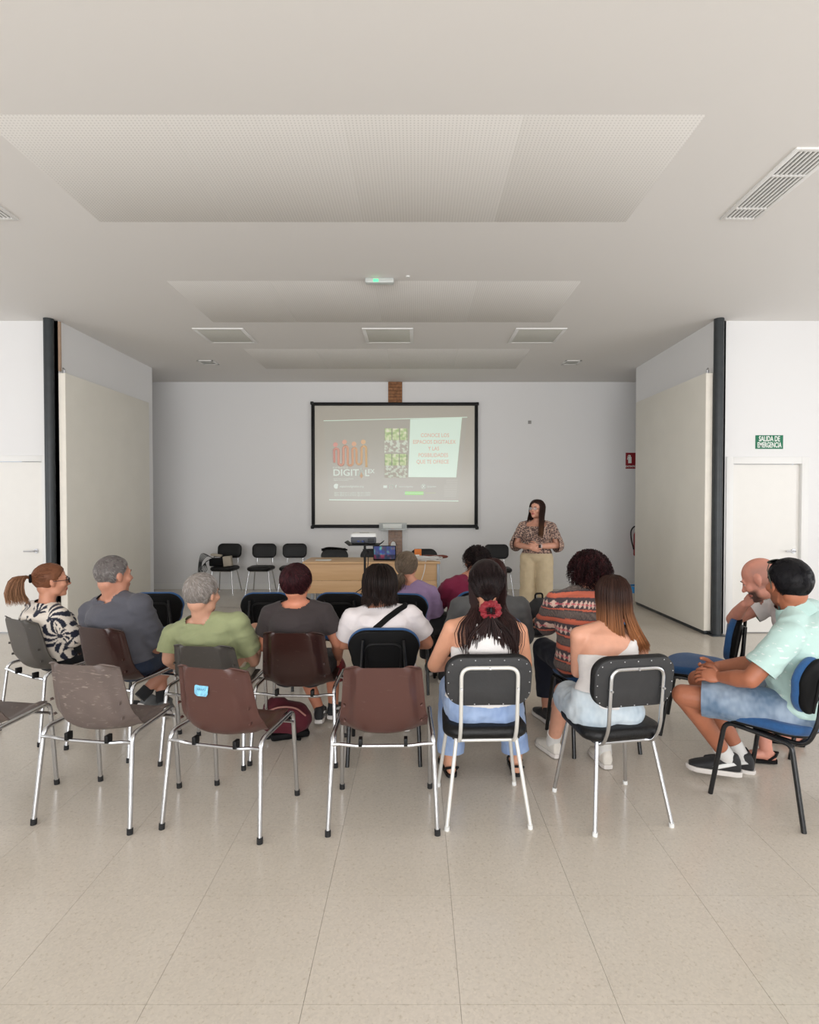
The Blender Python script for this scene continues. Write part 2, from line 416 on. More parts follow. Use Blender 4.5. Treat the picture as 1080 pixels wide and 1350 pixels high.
for (a, b) in ((3.22, 4.44), (5.62, 6.90), (8.1, 9.32)):
    for k in range(4):
        xx = -2.45+k*1.0175
        o = MB().rbox((xx+.0002, a, CH-.0007), (xx+1.0173, b, CH+.01), .002).build('perforated_sheet', perf, ceil)
diff = mat('lamp_diffuser', col(206, 205, 196), 0.5)
for (a, lab) in ((-2.79, 'left of the three square ceiling lamps'), (-.67, 'middle of the three square ceiling lamps, above the screen'), (1.255, 'right of the three square ceiling lamps')):
    t = thing('ceiling_lamp', lab+', switched off', 'lamp', (a+.31, 7.46, CH), 0, 'square recessed ceiling lamps')
    f = MB()
    for (lo, hi) in (((-.32, -.33, -.012), (.32, -.285, .002)), ((-.32, .285, -.012), (.32, .33, .002)), ((-.32, -.285, -.012), (-.275, .285, .002)), ((.275, -.285, -.012), (.32, .285, .002))):
        f.rbox(lo, hi, .003)
    f.build('frame', M['white_trim'], t); MB().rbox((-.276, -.286, -.008), (.276, .286, .001), .002).build('diffuser', diff, t)
for (x, lab) in (((275.5-VPX)/F*8.88, 'small square downlight near the left side wall'), ((752.5-VPX)/F*8.88, 'small square downlight near the right side wall')):
    t = thing('downlight', lab, 'lamp', (x, 8.88, CH), 0, 'small downlights')
    f = MB()
    for k in range(4):
        Mz = Matrix.Rotation(R(90*k), 4, 'Z'); f.rbox((-.13, .095, -.01), (.13, .13, .002), .003, Mz)
    f.build('frame', M['white_trim'], t); MB().rbox((-.096, -.096, -.006), (.096, .096, .001), .002).build('diffuser', mat('downlight_glass', col(165, 165, 158), .4), t)
slot = mat('vent_shadow', col(120, 118, 114), 0.8)
for (xa, xb, lab) in ((2.32, 2.60, 'long slotted air vent in the ceiling near the right side'), (-3.32, -3.04, 'long slotted air vent in the ceiling near the left side')):
    xc = (xa+xb)/2; t = thing('ceiling_vent', lab, 'vent', (xc, 3.95, CH), 0, 'slotted ceiling vents')
    f = MB(); h = .44
    for (lo, hi) in (((-.14, -h, -.012), (-.11, h, .002)), ((.11, -h, -.012), (.14, h, .002)), ((-.11, -h, -.012), (.11, -h+.03, .002)), ((-.11, h-.03, -.012), (.11, h, .002))): f.rbox(lo, hi, .003)
    f.build('frame', M['white_trim'], t); MB().box((-.11, -h+.03, -.003), (.11, h-.03, .001)).build('backing', slot, t, False)
    sm = MB().box((-.006, -h+.03, -.013), (.006, h-.03, -.003), Matrix.Rotation(R(0), 4, 'Y')).mesh('slat', False); sm.materials.append(M['white_trim'])
    for k in range(7):
        s = bpy.data.objects.new('slat', sm); C.objects.link(s); s.parent = t; s.location = (-.09+.03*k, 0, 0)
    for yy in (-.15, .27): MB().box((-.11, yy-.008, -.0135), (.11, yy+.008, -.004)).build('crossbar', M['white_trim'], t, False)
t = thing('emergency_light', 'slim white emergency light with a green lamp on the ceiling', 'lamp', (W(501, 371, 5.56).x, 5.56, CH))
MB().rbox((-.14, -.035, -.05), (.14, .035, 0), .012).build('housing', mat('smoky_housing', col(196, 200, 196), .3), t)
MB().rbox((-.06, -.039, -.044), (-.01, -.033, -.016), .004).build('indicator', mat('green_led', (0.1, 0.9, 0.3, 1), .4, emit=1.2), t)
o = MB().tube([(0, 0, 0), (0, 0, -.012)], .02, 14).build('ceiling_sensor', M['white'], None); o.location = (W(538, 367, 5.5).x, 5.5, CH); tag(o, 'tiny round sensor on the ceiling right of the emergency light', 'sensor')

# ------------------------------------------------------------------ back wall: brick strip, whiteboard, slide
br = struct('trim_4', MB().box((-.51, YB-.012, 0), (-.255, YB-.001, CH)), mat('mortar', col(120, 92, 70), .9))
z = 0.62; k = 0
rr = random.Random(3)
while z < CH-.02:
    h = .05+rr.random()*.012
    if z < 1.16 or z > 3.33:
        cut = -.51+.255*(rr.choice((.35, .62, .5)))
        for (a, b) in ((-.51, cut), (cut, -.255)):
            o = MB().rbox((a+.003, YB-.026-rr.random()*.008, z), (b-.003, YB-.011, min(z+h, CH-.002)), .003).build('brick', M['brick'], br)
    z += h+.006
YW = 10.29
wl, wr_, wt_, wb_ = W(411, 531, YW).x, W(630, 531, YW).x, W(411, 531, YW).z, W(411, 696, YW).z
wb = thing('whiteboard', 'large beige whiteboard with a thin black frame and a projected slide', 'whiteboard', (0, YW, 0))
fw = .06; f = MB()
for (lo, hi) in (((wl, -.02, wt_-fw), (wr_, .03, wt_)), ((wl, -.02, wb_), (wr_, .03, wb_+fw)), ((wl, -.02, wb_+fw), (wl+fw, .03, wt_-fw)), ((wr_-fw, -.02, wb_+fw), (wr_, .03, wt_-fw))): f.rbox(lo, hi, .006)
f.build('frame', M['black'], wb)
MB().box((wl+fw*.9, -.002, wb_+fw*.9), (wr_-fw*.9, .02, wt_-fw*.9)).build('board', mat('board_surface', col(205, 200, 188), .22, bump=.02, bscale=3), wb, False)
for (px, py) in ((412, 532), (629, 533), (412, 695), (629, 696)): 
    p = W(px, py, YW); MB().rbox((p.x-.03, -.026, p.z-.03), (p.x+.03, .0, p.z+.03), .012).build('corner_cap', M['black'], wb)
def em(name, c, s): return mat(name, c, .22, emit=s)
def sq(px, py, d=0.0): p = W(px, py, YW-.003-d); return (p.x, -.003-d, p.z)
slide = MB(); slide.add([sq(427, 555), sq(616, 550), sq(604, 661), sq(434, 659)], [(0, 3, 2, 1)])
so = slide.build('projected_slide', em('slide_grey', col(200, 197, 186), .04), wb, False, fixn=False)
def quad(name, pts, m, d): return MB().add([sq(x, y, d) for x, y in pts]+[sq(x, y, d-.0006) for x, y in pts], [(0, 1, 2, 3), (0, 4, 5, 1), (1, 5, 6, 2), (2, 6, 7, 3), (3, 7, 4, 0)]).build(name, m, so, False)
bright = em('slide_white', col(218, 236, 222), .28)
quad('slide_border', [(427, 554.6), (616, 549.9), (616, 550.8), (427, 555.5)], bright, .001)
quad('slide_border', [(434, 658.4), (604.5, 660), (604.5, 661), (434, 659.4)], bright, .001)
quad('text_panel', [(541, 553), (609, 551), (601.5, 629.5), (538.5, 629)], bright, .001)
ph = mat('slide_photo', col(150, 150, 120), .6, vc=True, emit=.25)
def photo(x0, y0, x1, y1, seed):
    m = MB(); n = 28; cs = []
    for j in range(n+1):
        for i in range(n+1):
            px, py = x0+(x1-x0)*i/n, y0+(y1-y0)*j/n; m.v.append(sq(px, py, .001))
            a = noise.noise(V((px*.22, py*.3, seed)))+.35*noise.noise(V((px*.7, py*.8, seed+5))); t = j/n
            if t < .5: c = (200+60*a, 214+40*a, 170+70*a) if (i % 9) else (150, 150, 130)
            else: c = (185, 180, 168) if a < .05 else (215, 222, 208)
            cs.append(col(*[max(140, min(232, q)) for q in c]))
    for j in range(n):
        for i in range(n): q = j*(n+1)+i; m.f.append((q, q+n+1, q+n+2, q+1))
    m.c = cs; m.build('slide_photo', ph, so, False, fixn=False)
photo(507, 565, 538, 597, 1.0); photo(507, 598.5, 537.5, 630, 4.0)
red = em('slide_red', col(224, 188, 174), .22)
for i, s in enumerate(('CONOCE LOS', 'ESPACIOS DIGITALEX', 'Y LAS', 'POSIBILIDADES', 'QUE TE OFRECE')):
    p = sq((573.5, 572.5, 571.8, 571.2, 570.5)[i], 574.3+8.7*i, .003); text(s, .098, red, 'slide_text', so, p, bold=.001, sx=.82)
wt = em('slide_lettering', col(226, 236, 226), .15)
p = sq(439, 623.5, .003); text('DIGIT', .165, wt, 'slide_text', so, p, 'LEFT', bold=.003, sx=1.1)
p = sq(481, 624, .003); text('L', .165, wt, 'slide_text', so, p, 'LEFT', bold=.003)
p = sq(485, 621.5, .003); text('EX', .10, wt, 'slide_text', so, p, 'LEFT', bold=.002)
m = MB(); m.tube([sq(472.5, 627.5, .004), sq(476.3, 617, .004), sq(480.5, 627.5, .004)], .011, 6); m.build('slide_text', wt, so)
m = MB(); m.add([sq(476.6, 622.5, .004), sq(478.7, 627.5, .004), sq(476.7, 631, .004), sq(474.6, 627.5, .004)], [(0, 1, 2, 3)]); m.build('slide_logo', em('slide_ochre', col(205, 165, 120), .08), so, False, fixn=False)
p = sq(439, 616.6, .003); text('E S P A C I O S', .042, wt, 'slide_text', so, p, 'LEFT')
p = sq(440, 631.2, .003); text('Red de Centros de Competencias', .026, wt, 'slide_text', so, p, 'LEFT')
p = sq(440, 633.2, .003); text('Digitales de Extremadura', .026, wt, 'slide_text', so, p, 'LEFT')
p = sq(448, 641.3, .003); text('espaciosdigitalex.org', .052, wt, 'slide_text', so, p, 'LEFT')
MB().tube([sq(443.5, 641, .001), sq(443.5, 641, .004)], .046, 20).build('slide_icon', wt, so)
quad('slide_icon', [(505.5, 640), (510.5, 640), (510.5, 643.4), (505.5, 643.4)], wt, .001)
MB().tube([sq(x, y, .003) for x, y in ((513.6, 639.4), (518.2, 639.4), (518.2, 643.8), (513.6, 643.8))], .006, 6, closed=True).build('slide_icon', wt, so)
MB().tube([sq(558.5+2.9*math.cos(a/3), 641.5+2.9*math.sin(a/3), .003) for a in range(19)], .005, 6, closed=True).build('slide_icon', wt, so)
for k, (x, s) in enumerate(((522, 'f'), (558.5, 'X'))):
    p = sq(x, 641.5, .003); text(s, .07, wt, 'slide_icon', so, p, bold=.003)
for x, s in ((526, 'espaciosdigitalex'), (563, '@digitalex')):
    p = sq(x, 641.5, .003); text(s, .038, wt, 'slide_text', so, p, 'LEFT')
for k in range(3):
    p = sq(441, 649.3+2*k, .003); text('Espacios digitalex para la capacitación digital de la ciudadanía', .028, wt, 'slide_text', so, p, 'LEFT', sx=.95)
quad('slide_banner', [(534, 648), (558.5, 648), (558.5, 652.5), (534, 652.5)], em('slide_green', col(160, 220, 130), .25), .001)
p = sq(546, 650.3, .003); text('JUNTA DE EXTREMADURA', .03, wt, 'slide_text', so, p)
p = sq(568, 650, .003); text('FINANCIADO', .03, em('slide_olive', col(196, 204, 160), .15), 'slide_text', so, p)
# serpentine people emblem
def lerp3(a, b, t): return tuple(a[i]*(1-t)+b[i]*t for i in range(3))
mm = MB(); lane = [(441.3, 610), (441.3, 597)]
def arc(cx, cy, r, up): return [(cx-r*math.cos(math.pi*k/10), cy-(1 if up else -1)*r*math.sin(math.pi*k/10)) for k in range(11)]
pth = [(441, 610)]+arc(443.6, 594.5, 2.9, True)+arc(449.8, 610, 3.3, False)+arc(455.9, 591.5, 2.8, True)+arc(462, 610.5, 3.3, False)+arc(467.6, 593.5, 2.7, True)+arc(473.6, 609, 3.3, False)+arc(480, 591.5, 3.0, True)+[(483.2, 616)]
mm.tube([sq(x, y, .004) for x, y in pth], .022, 6)
for (x, y) in ((442.7, 586.5), (454.6, 583), (467, 585.5), (479.2, 582.8)): mm.tube([sq(x, y, .002), sq(x, y, .006)], .043, 18)
xs0, xs1 = sq(440, 600)[0], sq(484, 600)[0]
mm.c = [tuple(list(lerp3(col(232, 172, 162), col(238, 204, 160), min(1, max(0, (v[0]-xs0)/(xs1-xs0)))))+[1]) for v in mm.v]
mm.build('slide_emblem', mat('slide_emblem', col(230, 170, 140), .5, vc=True, emit=.12), so)
for k in range(16):
    y = 632+k*1.5
    quad('slide_moire', [(588.5-(k > 4)*3, y), (603.5-k*.12, y), (603.5-k*.12, y+.4), (588.5-(k > 4)*3, y+.4)], em('slide_line', col(212, 210, 200), .06) if k == 0 else bpy.data.materials['slide_line'], .001)
# pen tray under the board
acr = mat('clear_acrylic', col(225, 230, 228), .12, alpha=.45)
t = thing('pen_tray', 'clear plastic pen tray hanging under the whiteboard', 'tray', (W(518, 695, 10.2).x, 10.2, W(518, 699, 10.2).z))
m = MB(); m.rbox((-.25, -.04, 0), (.25, .05, .008), .003); m.rbox((-.25, .05, 0), (.25, .058, .13), .003); m.rbox((-.25, -.045, 0), (.25, -.04, .03), .002); m.build('shelf', acr, t)
MB().rbox((-.18, .042, .03), (.16, .049, .11), .002).build('paper', M['signwhite'], t)
o = MB().tube([(-.22, 0, .018), (-.05, 0, .018)], .012, 10).build('marker', M['black'], None); o.location = t.location; tag(o, 'black marker lying in the pen tray', 'marker', 'markers in the tray')
o = MB().tube([(-.04, 0, .018), (.02, 0, .018)], .014, 10).build('marker', M['red'], None); o.location = t.location; tag(o, 'short red marker lying in the pen tray', 'marker', 'markers in the tray')
t = thing('cover_panel', 'clear cover panel with a pale oval over the lower brick strip', 'panel', (W(520, 716, 10.26).x, 10.26, W(520, 733, 10.26).z))
MB().rbox((-.24, 0, -.1), (.24, .02, .46), .004).build('sheet', mat('cover_sheet', col(230, 232, 230), .1, alpha=.10), t)
MB().tube([(-.02, -.006, 0), (-.02, .001, 0)], .045, 24, M=Matrix.Translation((0, 0, .19)) @ Matrix.Diagonal((1, 1, 1.6, 1))).build('oval_plate', M['white'], t)
o = MB().rbox((-.03, -.012, -.03), (.03, 0, .03), .006).build('wall_plate', mat('grey_plate', col(150, 148, 145), .5), None); o.location = (W(698, 557, 10.34).x, YB, W(698, 557, 10.34).z); tag(o, 'small grey mounting plate on the back wall right of the whiteboard', 'plate')
# signs
def sign(name, label, px0, px1, py0, py1, Y, m):
    a, b = W(px0, py0, Y), W(px1, py1, Y); t = thing(name, label, 'sign', ((a.x+b.x)/2, Y, (a.z+b.z)/2))
    w_, h_ = (b.x-a.x)/2, (a.z-b.z)/2; MB().rbox((-w_, -.004, -h_), (w_, 0, h_), .0015).build('plate', m, t); return t, w_, h_
t, w_, h_ = sign('exit_sign', 'green emergency exit sign on the wall above the right door', 995, 1031.5, 574, 592, YF, M['green'])
text('SALIDA DE', .088, M['signwhite'], 'lettering', t, (0, -.0052, .036), bold=.002, sx=.60)
text('EMERGENCIA', .088, M['signwhite'], 'lettering', t, (0, -.0052, -.038), bold=.002, sx=.545)
t, w_, h_ = sign('extinguisher_sign', 'red fire extinguisher sign at the right end of the back wall', 824.5, 840, 597, 618, YB, M['signred'])
m = MB(); m.rbox((-.06, -.006, -.045), (-.0, -.003, .07), .01); m.rbox((-.045, -.006, .07), (-.015, -.003, .1), .003); m.tube(bend([(-.03, -.005, .1), (-.06, -.005, .1), (-.075, -.005, .02)], .02), .006, 6); m.build('symbol', M['signwhite'], t)
text('EXTINTOR', .045, M['signwhite'], 'lettering', t, (0, -.0052, -.105), bold=.001)
# fire extinguisher, right end of back wall
t = thing('fire_extinguisher', 'red fire extinguisher with a black hose on the back wall by the partition', 'extinguisher', (W(841.5, 715, 10.2).x, 10.2, .62))
b = MB(); b.loft([((0, 0, 0), (.06, 0, 0), (0, .06, 0)), ((0, 0, .02), (.075, 0, 0), (0, .075, 0)), ((0, 0, .38), (.075, 0, 0), (0, .075, 0)), ((0, 0, .45), (.045, 0, 0), (0, .045, 0)), ((0, 0, .48), (.02, 0, 0), (0, .02, 0))]); b.build('cylinder', M['red'], t)
MB().rbox((-.02, -.02, .47), (.02, .02, .53), .005).rbox((-.02, -.12, .53), (.02, .02, .545), .004).build('valve', M['black'], t)
MB().tube(crom([(0, 0, .51), (-.07, -.02, .53), (-.135, -.03, .45), (-.13, -.03, .30), (-.10, -.03, .18), (-.085, -.03, .12)], 24), .012, 8).build('hose', M['rubber'], t)
t = thing('waste_bin', 'small pale bin with a blue liner at the end of the right partition', 'bin', (3.50, 9.02, 0))
MB().loft([((0, 0, 0), (.11, 0, 0), (0, .11, 0)), ((0, 0, .24), (.14, 0, 0), (0, .14, 0))], p=3).build('bucket', mat('beige_bin', col(190, 180, 165), .5), t)
MB().loft([((0, 0, .16), (.142, 0, 0), (0, .142, 0)), ((0, 0, .26), (.152, 0, 0), (0, .152, 0)), ((0, 0, .265), (.12, 0, 0), (0, .12, 0)), ((0, 0, .20), (.115, 0, 0), (0, .115, 0))], p=3).build('liner', mat('blue_bag', col(30, 130, 195), .35, bump=.8, bscale=30), t)
o = MB().tube(crom([W(207, 786, 9.55)*1, W(230, 793, 9.1), W(262, 797, 8.82), W(290, 800, 8.6), W(330, 803, 8.4)], 24), .006, 6).build('floor_cable', M['white'], None)
for v in o.data.vertices: v.co.z = .007
tag(o, 'thin pale cable running over the floor near the left wall', 'cable')

# ------------------------------------------------------------------ chairs
def setmat(o, m):
    for s in o.material_slots: s.link = 'OBJECT'; s.material = m
def kids(o): return [x for x in bpy.data.objects if x.parent == o]
def plastic(name, c, wear, rough=.35):
    m = mat(name, c, rough)
    nt = m.node_tree; b = nt.nodes['Principled BSDF']; tc = nt.nodes.new('ShaderNodeTexCoord')
    mp = nt.nodes.new('ShaderNodeMapping'); mp.inputs['Scale'].default_value = (2.2, 2.2, 9)
    n = nt.nodes.new('ShaderNodeTexNoise'); n.inputs['Scale'].default_value = 7; n.inputs['Detail'].default_value = 8; n.inputs['Distortion'].default_value = 1.6
    n2 = nt.nodes.new('ShaderNodeTexNoise'); n2.inputs['Scale'].default_value = 5
    nt.links.new(tc.outputs['Object'], mp.inputs[0]); nt.links.new(mp.outputs[0], n.inputs[0]); nt.links.new(tc.outputs['Object'], n2.inputs[0])
    r = nt.nodes.new('ShaderNodeValToRGB'); e = r.color_ramp.elements
    e[0].position = .66-.08*wear; e[0].color = (0, 0, 0, 1); e[1].position = .74; e[1].color = (wear, wear, wear, 1)
    nt.links.new(n.outputs[0], r.inputs[0])
    r2 = nt.nodes.new('ShaderNodeMapRange'); r2.inputs[1].default_value = .3; r2.inputs[2].default_value = .7; r2.inputs[3].default_value = 1-.12*wear-.04; r2.inputs[4].default_value = 1+.18*wear
    nt.links.new(n2.outputs[0], r2.inputs[0])
    sc = nt.nodes.new('ShaderNodeVectorMath'); sc.operation = 'SCALE'; sc.inputs[0].default_value = c[:3]; nt.links.new(r2.outputs[0], sc.inputs['Scale'])
    mx = nt.nodes.new('ShaderNodeMix'); mx.data_type = 'RGBA'; nt.links.new(r.outputs[0], mx.inputs[0]); nt.links.new(sc.outputs[0], mx.inputs[6]); mx.inputs[7].default_value = col(150, 138, 128)
    nt.links.new(mx.outputs[2], b.inputs['Base Color']); return m
M['brown'] = plastic('brown_plastic', col(80, 50, 44), .12, .36)
M['dark_brown'] = plastic('dark_brown_plastic', col(50, 27, 23), .12, .28)
M['worn_brown'] = plastic('worn_greybrown_plastic', col(98, 86, 81), .85, .5)
M['dark_grey'] = plastic('dark_grey_plastic', col(72, 68, 64), .2, .42)

def shell_grid(ks=1.0):
    prof = [(-.264, .812), (-.250, .74), (-.232, .66), (-.214, .58), (-.196, .52), (-.165, .468), (-.11, .445), (-.03, .438), (.06, .446), (.14, .458), (.19, .456), (.215, .436)]
    wid = [.37, .385, .40, .415, .43, .44, .44, .435, .43, .425, .415, .40]
    prof = [(a, .44+(b-.44)*ks if b > .46 else b) for a, b in prof]
    P = crom([(p[0], p[1], w) for p, w in zip(prof, wid)], 46)
    s = [0]
    for i in range(1, len(P)): s.append(s[-1]+math.hypot(P[i][0]-P[i-1][0], P[i][1]-P[i-1][1]))
    L = s[-1]; nu = 28; top = []; 
    for i, p in enumerate(P):
        j0, j1 = max(0, i-1), min(len(P)-1, i+1)
        ty, tz = P[j1][0]-P[j0][0], P[j1][1]-P[j0][1]; l = math.hypot(ty, tz); ty /= l; tz /= l
        ny, nz = -tz, ty         # towards the sitter
        w = p[2]/2
        for (dd, rc) in ((s[i], .045), (L-s[i], .06)):
            if dd < rc: w -= rc*(1-math.sqrt(max(0, 1-(1-dd/rc)**2)))
        isb = max(0, min(1, (.62*L-s[i])/(.25*L)))
        for k in range(nu+1):
            u = 2*k/nu-1; au = abs(u)
            q = max(0, min(1, (au-.62)/.26)); q = q*q*(3-2*q)
            bd_ = math.exp(-((s[i]/L-.49)/.10)**2); cup = (.050*isb+.016*(1-isb))*q*(1-bd_)+.012*(au**2)*isb+.075*bd_*au**2.6
            fade = min(1, s[i]/.05+.25)
            top.append(V((u*w, p[0]+ny*cup*fade, p[1]+nz*cup*fade)))
    return top, len(P), nu+1
def shell_mesh(ks=1.0):
    g, a, b = shell_grid(ks); th = .006; vs = list(g); N = len(g)
    # thickness along local normals
    def P(i, j): return g[max(0, min(a-1, i))*b+max(0, min(b-1, j))]
    for i in range(a):
        for j in range(b):
            n = (P(i+1, j)-P(i-1, j)).cross(P(i, j+1)-P(i, j-1)); n = n.normalized() if n.length > 1e-9 else V((0, 0, 1))
            vs.append(g[i*b+j]-n*th)
    fs = []
    for i in range(a-1):
        for j in range(b-1):
            q = i*b+j; fs.append((q, q+1, q+b+1, q+b)); fs.append((N+q, N+q+b, N+q+b+1, N+q+1))
    for j in range(b-1):
        fs.append((j, N+j, N+j+1, j+1)); q = (a-1)*b+j; fs.append((q, q+1, N+q+1, N+q))
    for i in range(a-1):
        q = i*b; fs.append((q, q+b, N+q+b, N+q)); q = i*b+b-1; fs.append((q, N+q, N+q+b, q+b))
    m = MB(); m.add(vs, fs); return m
def make_shell_chair(ks=1.0):
    t = thing('shell_chair', 'chair', 'chair')
    sh = shell_mesh(ks).build('seat_shell', M['brown'], t)
    rb = MB()
    for sx in (-1, 1):
        for z, y in ((.62, -.217), (.54, -.198)):
            rb.poly([(sx*.180, z-.006), (sx*.190, z+.003), (sx*.190, z-.012)], y+.012, y+.03)
    rb.build('stacking_lug', M['brown'], sh)
    for sx in (-1, 1):
        r = MB(); r.tube(bend([(sx*.262, -.235, .018), (sx*.243, -.185, .462), (sx*.238, .02, .468)], .045), .0115, 10); l = r.build('leg', M['chrome'], t)
        MB().tube([(sx*.2625, -.236, 0), (sx*.262, -.234, .028)], .0145, 12).build('foot_cap', M['rubber'], l)
        r = MB(); r.tube(bend([(sx*.238, .02, .468), (sx*.238, .175, .478), (sx*.244, .212, .018)], .045), .0115, 10); l = r.build('leg', M['chrome'], t)
        MB().tube([(sx*.2443, .213, 0), (sx*.244, .211, .028)], .0145, 12).build('foot_cap', M['rubber'], l)
    for (y, z, dz) in ((-.195, .425, -.014), (.17, .42, -.006)):
        r = MB(); r.tube(bend([(-.246, y, z), (-.2, y, z), (-.13, y+.01, z+dz), (.13, y+.01, z+dz), (.2, y, z), (.246, y, z)], .03), .0095, 8); r.build('crossbar', M['chrome'], t)
    for sx in (-1, 1):
        MB().rbox((sx*.11-.009, -.20, .412), (sx*.11+.009, -.16, .45), .003).build('bracket', M['black'], t); MB().rbox((sx*.11-.009, .155, .415), (sx*.11+.009, .178, .45), .003).build('bracket', M['black'], t)
    return t
def make_padded_chair(tubem, tacks):
    t = thing('padded_chair', 'chair', 'chair')
    Mb = Matrix.Translation((0, -.215, .73)) @ Matrix.Rotation(R(8), 4, 'X')
    cv = lambda p: V((p.x, p.y+.25*p.x*p.x+.0*p.z, p.z))
    bk = pad_mesh(MB(), .43, .425, .255, .05, .085, Mb, cv).build('backrest', M['vinyl'], t)
    bb = pad_mesh(MB(), .42, .415, .245, .012, .08, Mb @ Matrix.Translation((0, -.026, 0)), cv).build('back_board', M['backboard'], t)
    if tacks:
        tm = MB().ell((0, 0, 0), (.0032, .0018, .0032), nu=8, nv=5).mesh('tack'); tm.materials.append(M['steel'])
        pts = []
        for k in range(5): pts += [(-.14+.07*k, .112), (-.14+.07*k, -.112)]
        for k in range(3): pts += [(-.198, -.06+.055*k), (.197, -.06+.055*k)]
        pts += [(-.18, .09), (.18, .09), (-.18, -.092), (.18, -.092)]
        for (x, z) in pts:
            o = bpy.data.objects.new('tack', tm); C.objects.link(o); o.parent = bb; p = Mb @ cv(V((x, -.034, z))); o.location = p
    # seat cushion: rounded trapezoid, slightly domed
    Ms = Matrix.Translation((0, .0, .455)) @ Matrix.Rotation(R(-90), 4, 'X')
    Ms = Matrix.Translation((0, .015, .452)) @ Matrix.Rotation(R(90), 4, 'X')
    pad_mesh(MB(), .43, .40, .41, .062, .09, Ms @ Matrix.Rotation(0, 4, 'Z'), lambda p: V((p.x, p.y+.10*p.x*p.x*(-1)+0*p.z, p.z))).build('seat', M['vinyl'], t)
    MB().rbox((-.17, -.15, .408), (.17, .17, .422), .004).build('seat_board', M['backboard'], t)
    r = MB(); r.tube(bend([(-.13, .10, .405), (-.137, -.175, .40), (-.137, -.235, .50), (-.137, -.262, .80), (.137, -.262, .80), (.137, -.235, .50), (.137, -.175, .40), (.13, .10, .405)], .05, 8), .0098, 10); r.build('back_frame', tubem, t)
    for (x, y) in ((-.137, -.262), (.137, -.262)):
        pass
    b = MB(); b.tube([(0, -.278, .80), (0, -.24, .80)], .006, 8)
    for sx in (-1, 1): b.tube([(sx*.137, -.272, .70), (sx*.137, -.235, .70)], .0055, 8)
    b.build('bolt', M['steel'], t)
    for sx in (-1, 1):
        for (ya, yb, xa, xb) in ((-.15, -.235, .15, .205), (.13, .195, .165, .215)):
            l = MB().tube([(sx*xa, ya, .415), (sx*xb, yb, .012)], .0102, 10).build('leg', tubem, t)
            MB().tube([(sx*xb, yb, 0), (sx*(xb-.002), yb, .02)], .013, 10).build('foot_cap', M['white'], l)
    b = MB()
    for (y) in (-.15, .13): b.tube([(-.16, y, .405), (.16, y, .405)], .009, 8)
    b.build('cross_tube', tubem, t)
    return t
def make_blue_chair():
    t = thing('upholstered_chair', 'chair', 'chair')
    Mb = Matrix.Translation((0, -.205, .685)) @ Matrix.Rotation(R(9), 4, 'X')
    cv = lambda p: V((p.x, p.y+.45*p.x*p.x, p.z))
    pad_mesh(MB(), .44, .405, .30, .045, .12, Mb @ Matrix.Translation((0, .02, 0)), cv).build('backrest', M['blue'], t)
    bk = pad_mesh(MB(), .432, .397, .292, .034, .117, Mb @ Matrix.Translation((0, -.008, 0)), cv).build('back_cover', M['matte_black'], t)
    r = MB(); r.tube([Mb @ cv(p) for p in bend([V((-.10, -.026, -.13)), V((-.11, -.03, .07)), V((.11, -.03, .07)), V((.10, -.026, -.13))], .06)], .008, 8); r.build('moulded_arch', M['black'], bk)
    Ms = Matrix.Translation((0, .02, .452)) @ Matrix.Rotation(R(90), 4, 'X')
    sf = lambda p: V((p.x, p.y+.25*p.x*p.x-.35*p.z*p.z*(1 if p.z < 0 else .3), p.z))
    pad_mesh(MB(), .40, .46, .43, .055, .14, Ms, sf).build('seat', M['blue'], t)
    pad_mesh(MB(), .38, .44, .41, .02, .13, Ms @ Matrix.Translation((0, -.026, 0)), sf).build('seat_pan', M['black'], t)
    for sx in (-1, 1):
        r = MB(); r.tube(bend([(sx*.22, -.22, .0), (sx*.205, -.155, .40), (sx*.20, -.05, .405)], .03), .0125, 10); r.build('leg', M['black_tube'], t)
        r = MB(); r.tube(bend([(sx*.20, -.05, .405), (sx*.205, .17, .415), (sx*.225, .235, .0)], .05), .0125, 10); r.build('leg', M['black_tube'], t)
        r = MB(); r.tube(bend([(sx*.15, .05, .40), (sx*.15, -.20, .395), (sx*.14, -.245, .52), (sx*.12, -.262, .78)], .06), .0115, 10); r.build('back_support', M['black_tube'], t)
    b = MB()
    for y in (-.06, .12): b.tube([(-.2, y, .403), (.2, y, .403)], .010, 8)
    b.build('cross_tube', M['black_tube'], t)
    return t
_sh = make_shell_chair(); _sl = make_shell_chair(.80); _pw = make_padded_chair(M['white_tube'], True); _pc = make_padded_chair(M['chrome'], True); _pb = make_padded_chair(M['chrome'], False); _bl = make_blue_chair()
USED = set()
def place(proto, x, y, yaw, label, group, m=None):
    o = proto if proto.name not in USED else copy_tree(proto)
    USED.add(o.name); USED.add(proto.name)
    o.location = (x, y, 0); o.rotation_euler = (0, 0, R(yaw)); o['label'] = label
    if group: o['group'] = group
    elif 'group' in o: del o['group']
    if m:
        for k in kids(o):
            if k.name.startswith('seat_shell'):
                setmat(k, m)
                for q in kids(k): setmat(q, m)
    return o
G1, G2, G3, G4 = 'front row of shell chairs seen from behind', 'second row of occupied shell chairs', 'blue chairs with black backs', 'black padded chairs along the back wall'
place(_sh, -2.31, 3.02, -9, 'empty worn grey-brown shell chair cut off by the left photo edge', G1, M['worn_brown'])
place(_sh, -1.60, 2.98, -9, 'empty scratched grey-brown plastic shell chair on chrome legs', G1, M['worn_brown'])
c3 = place(_sh, -.935, 2.92, -13, 'empty brown shell chair with a blue sticker on its back', G1, M['brown'])
place(_sh, -.165, 2.93, 1, 'empty brown shell chair in front of the blue-edged black chair, no sticker', G1, M['brown'])
place(_sh, -2.57, 4.02, -30, 'dark grey shell chair under the woman with the ponytail and sunglasses', G2, M['dark_grey'])
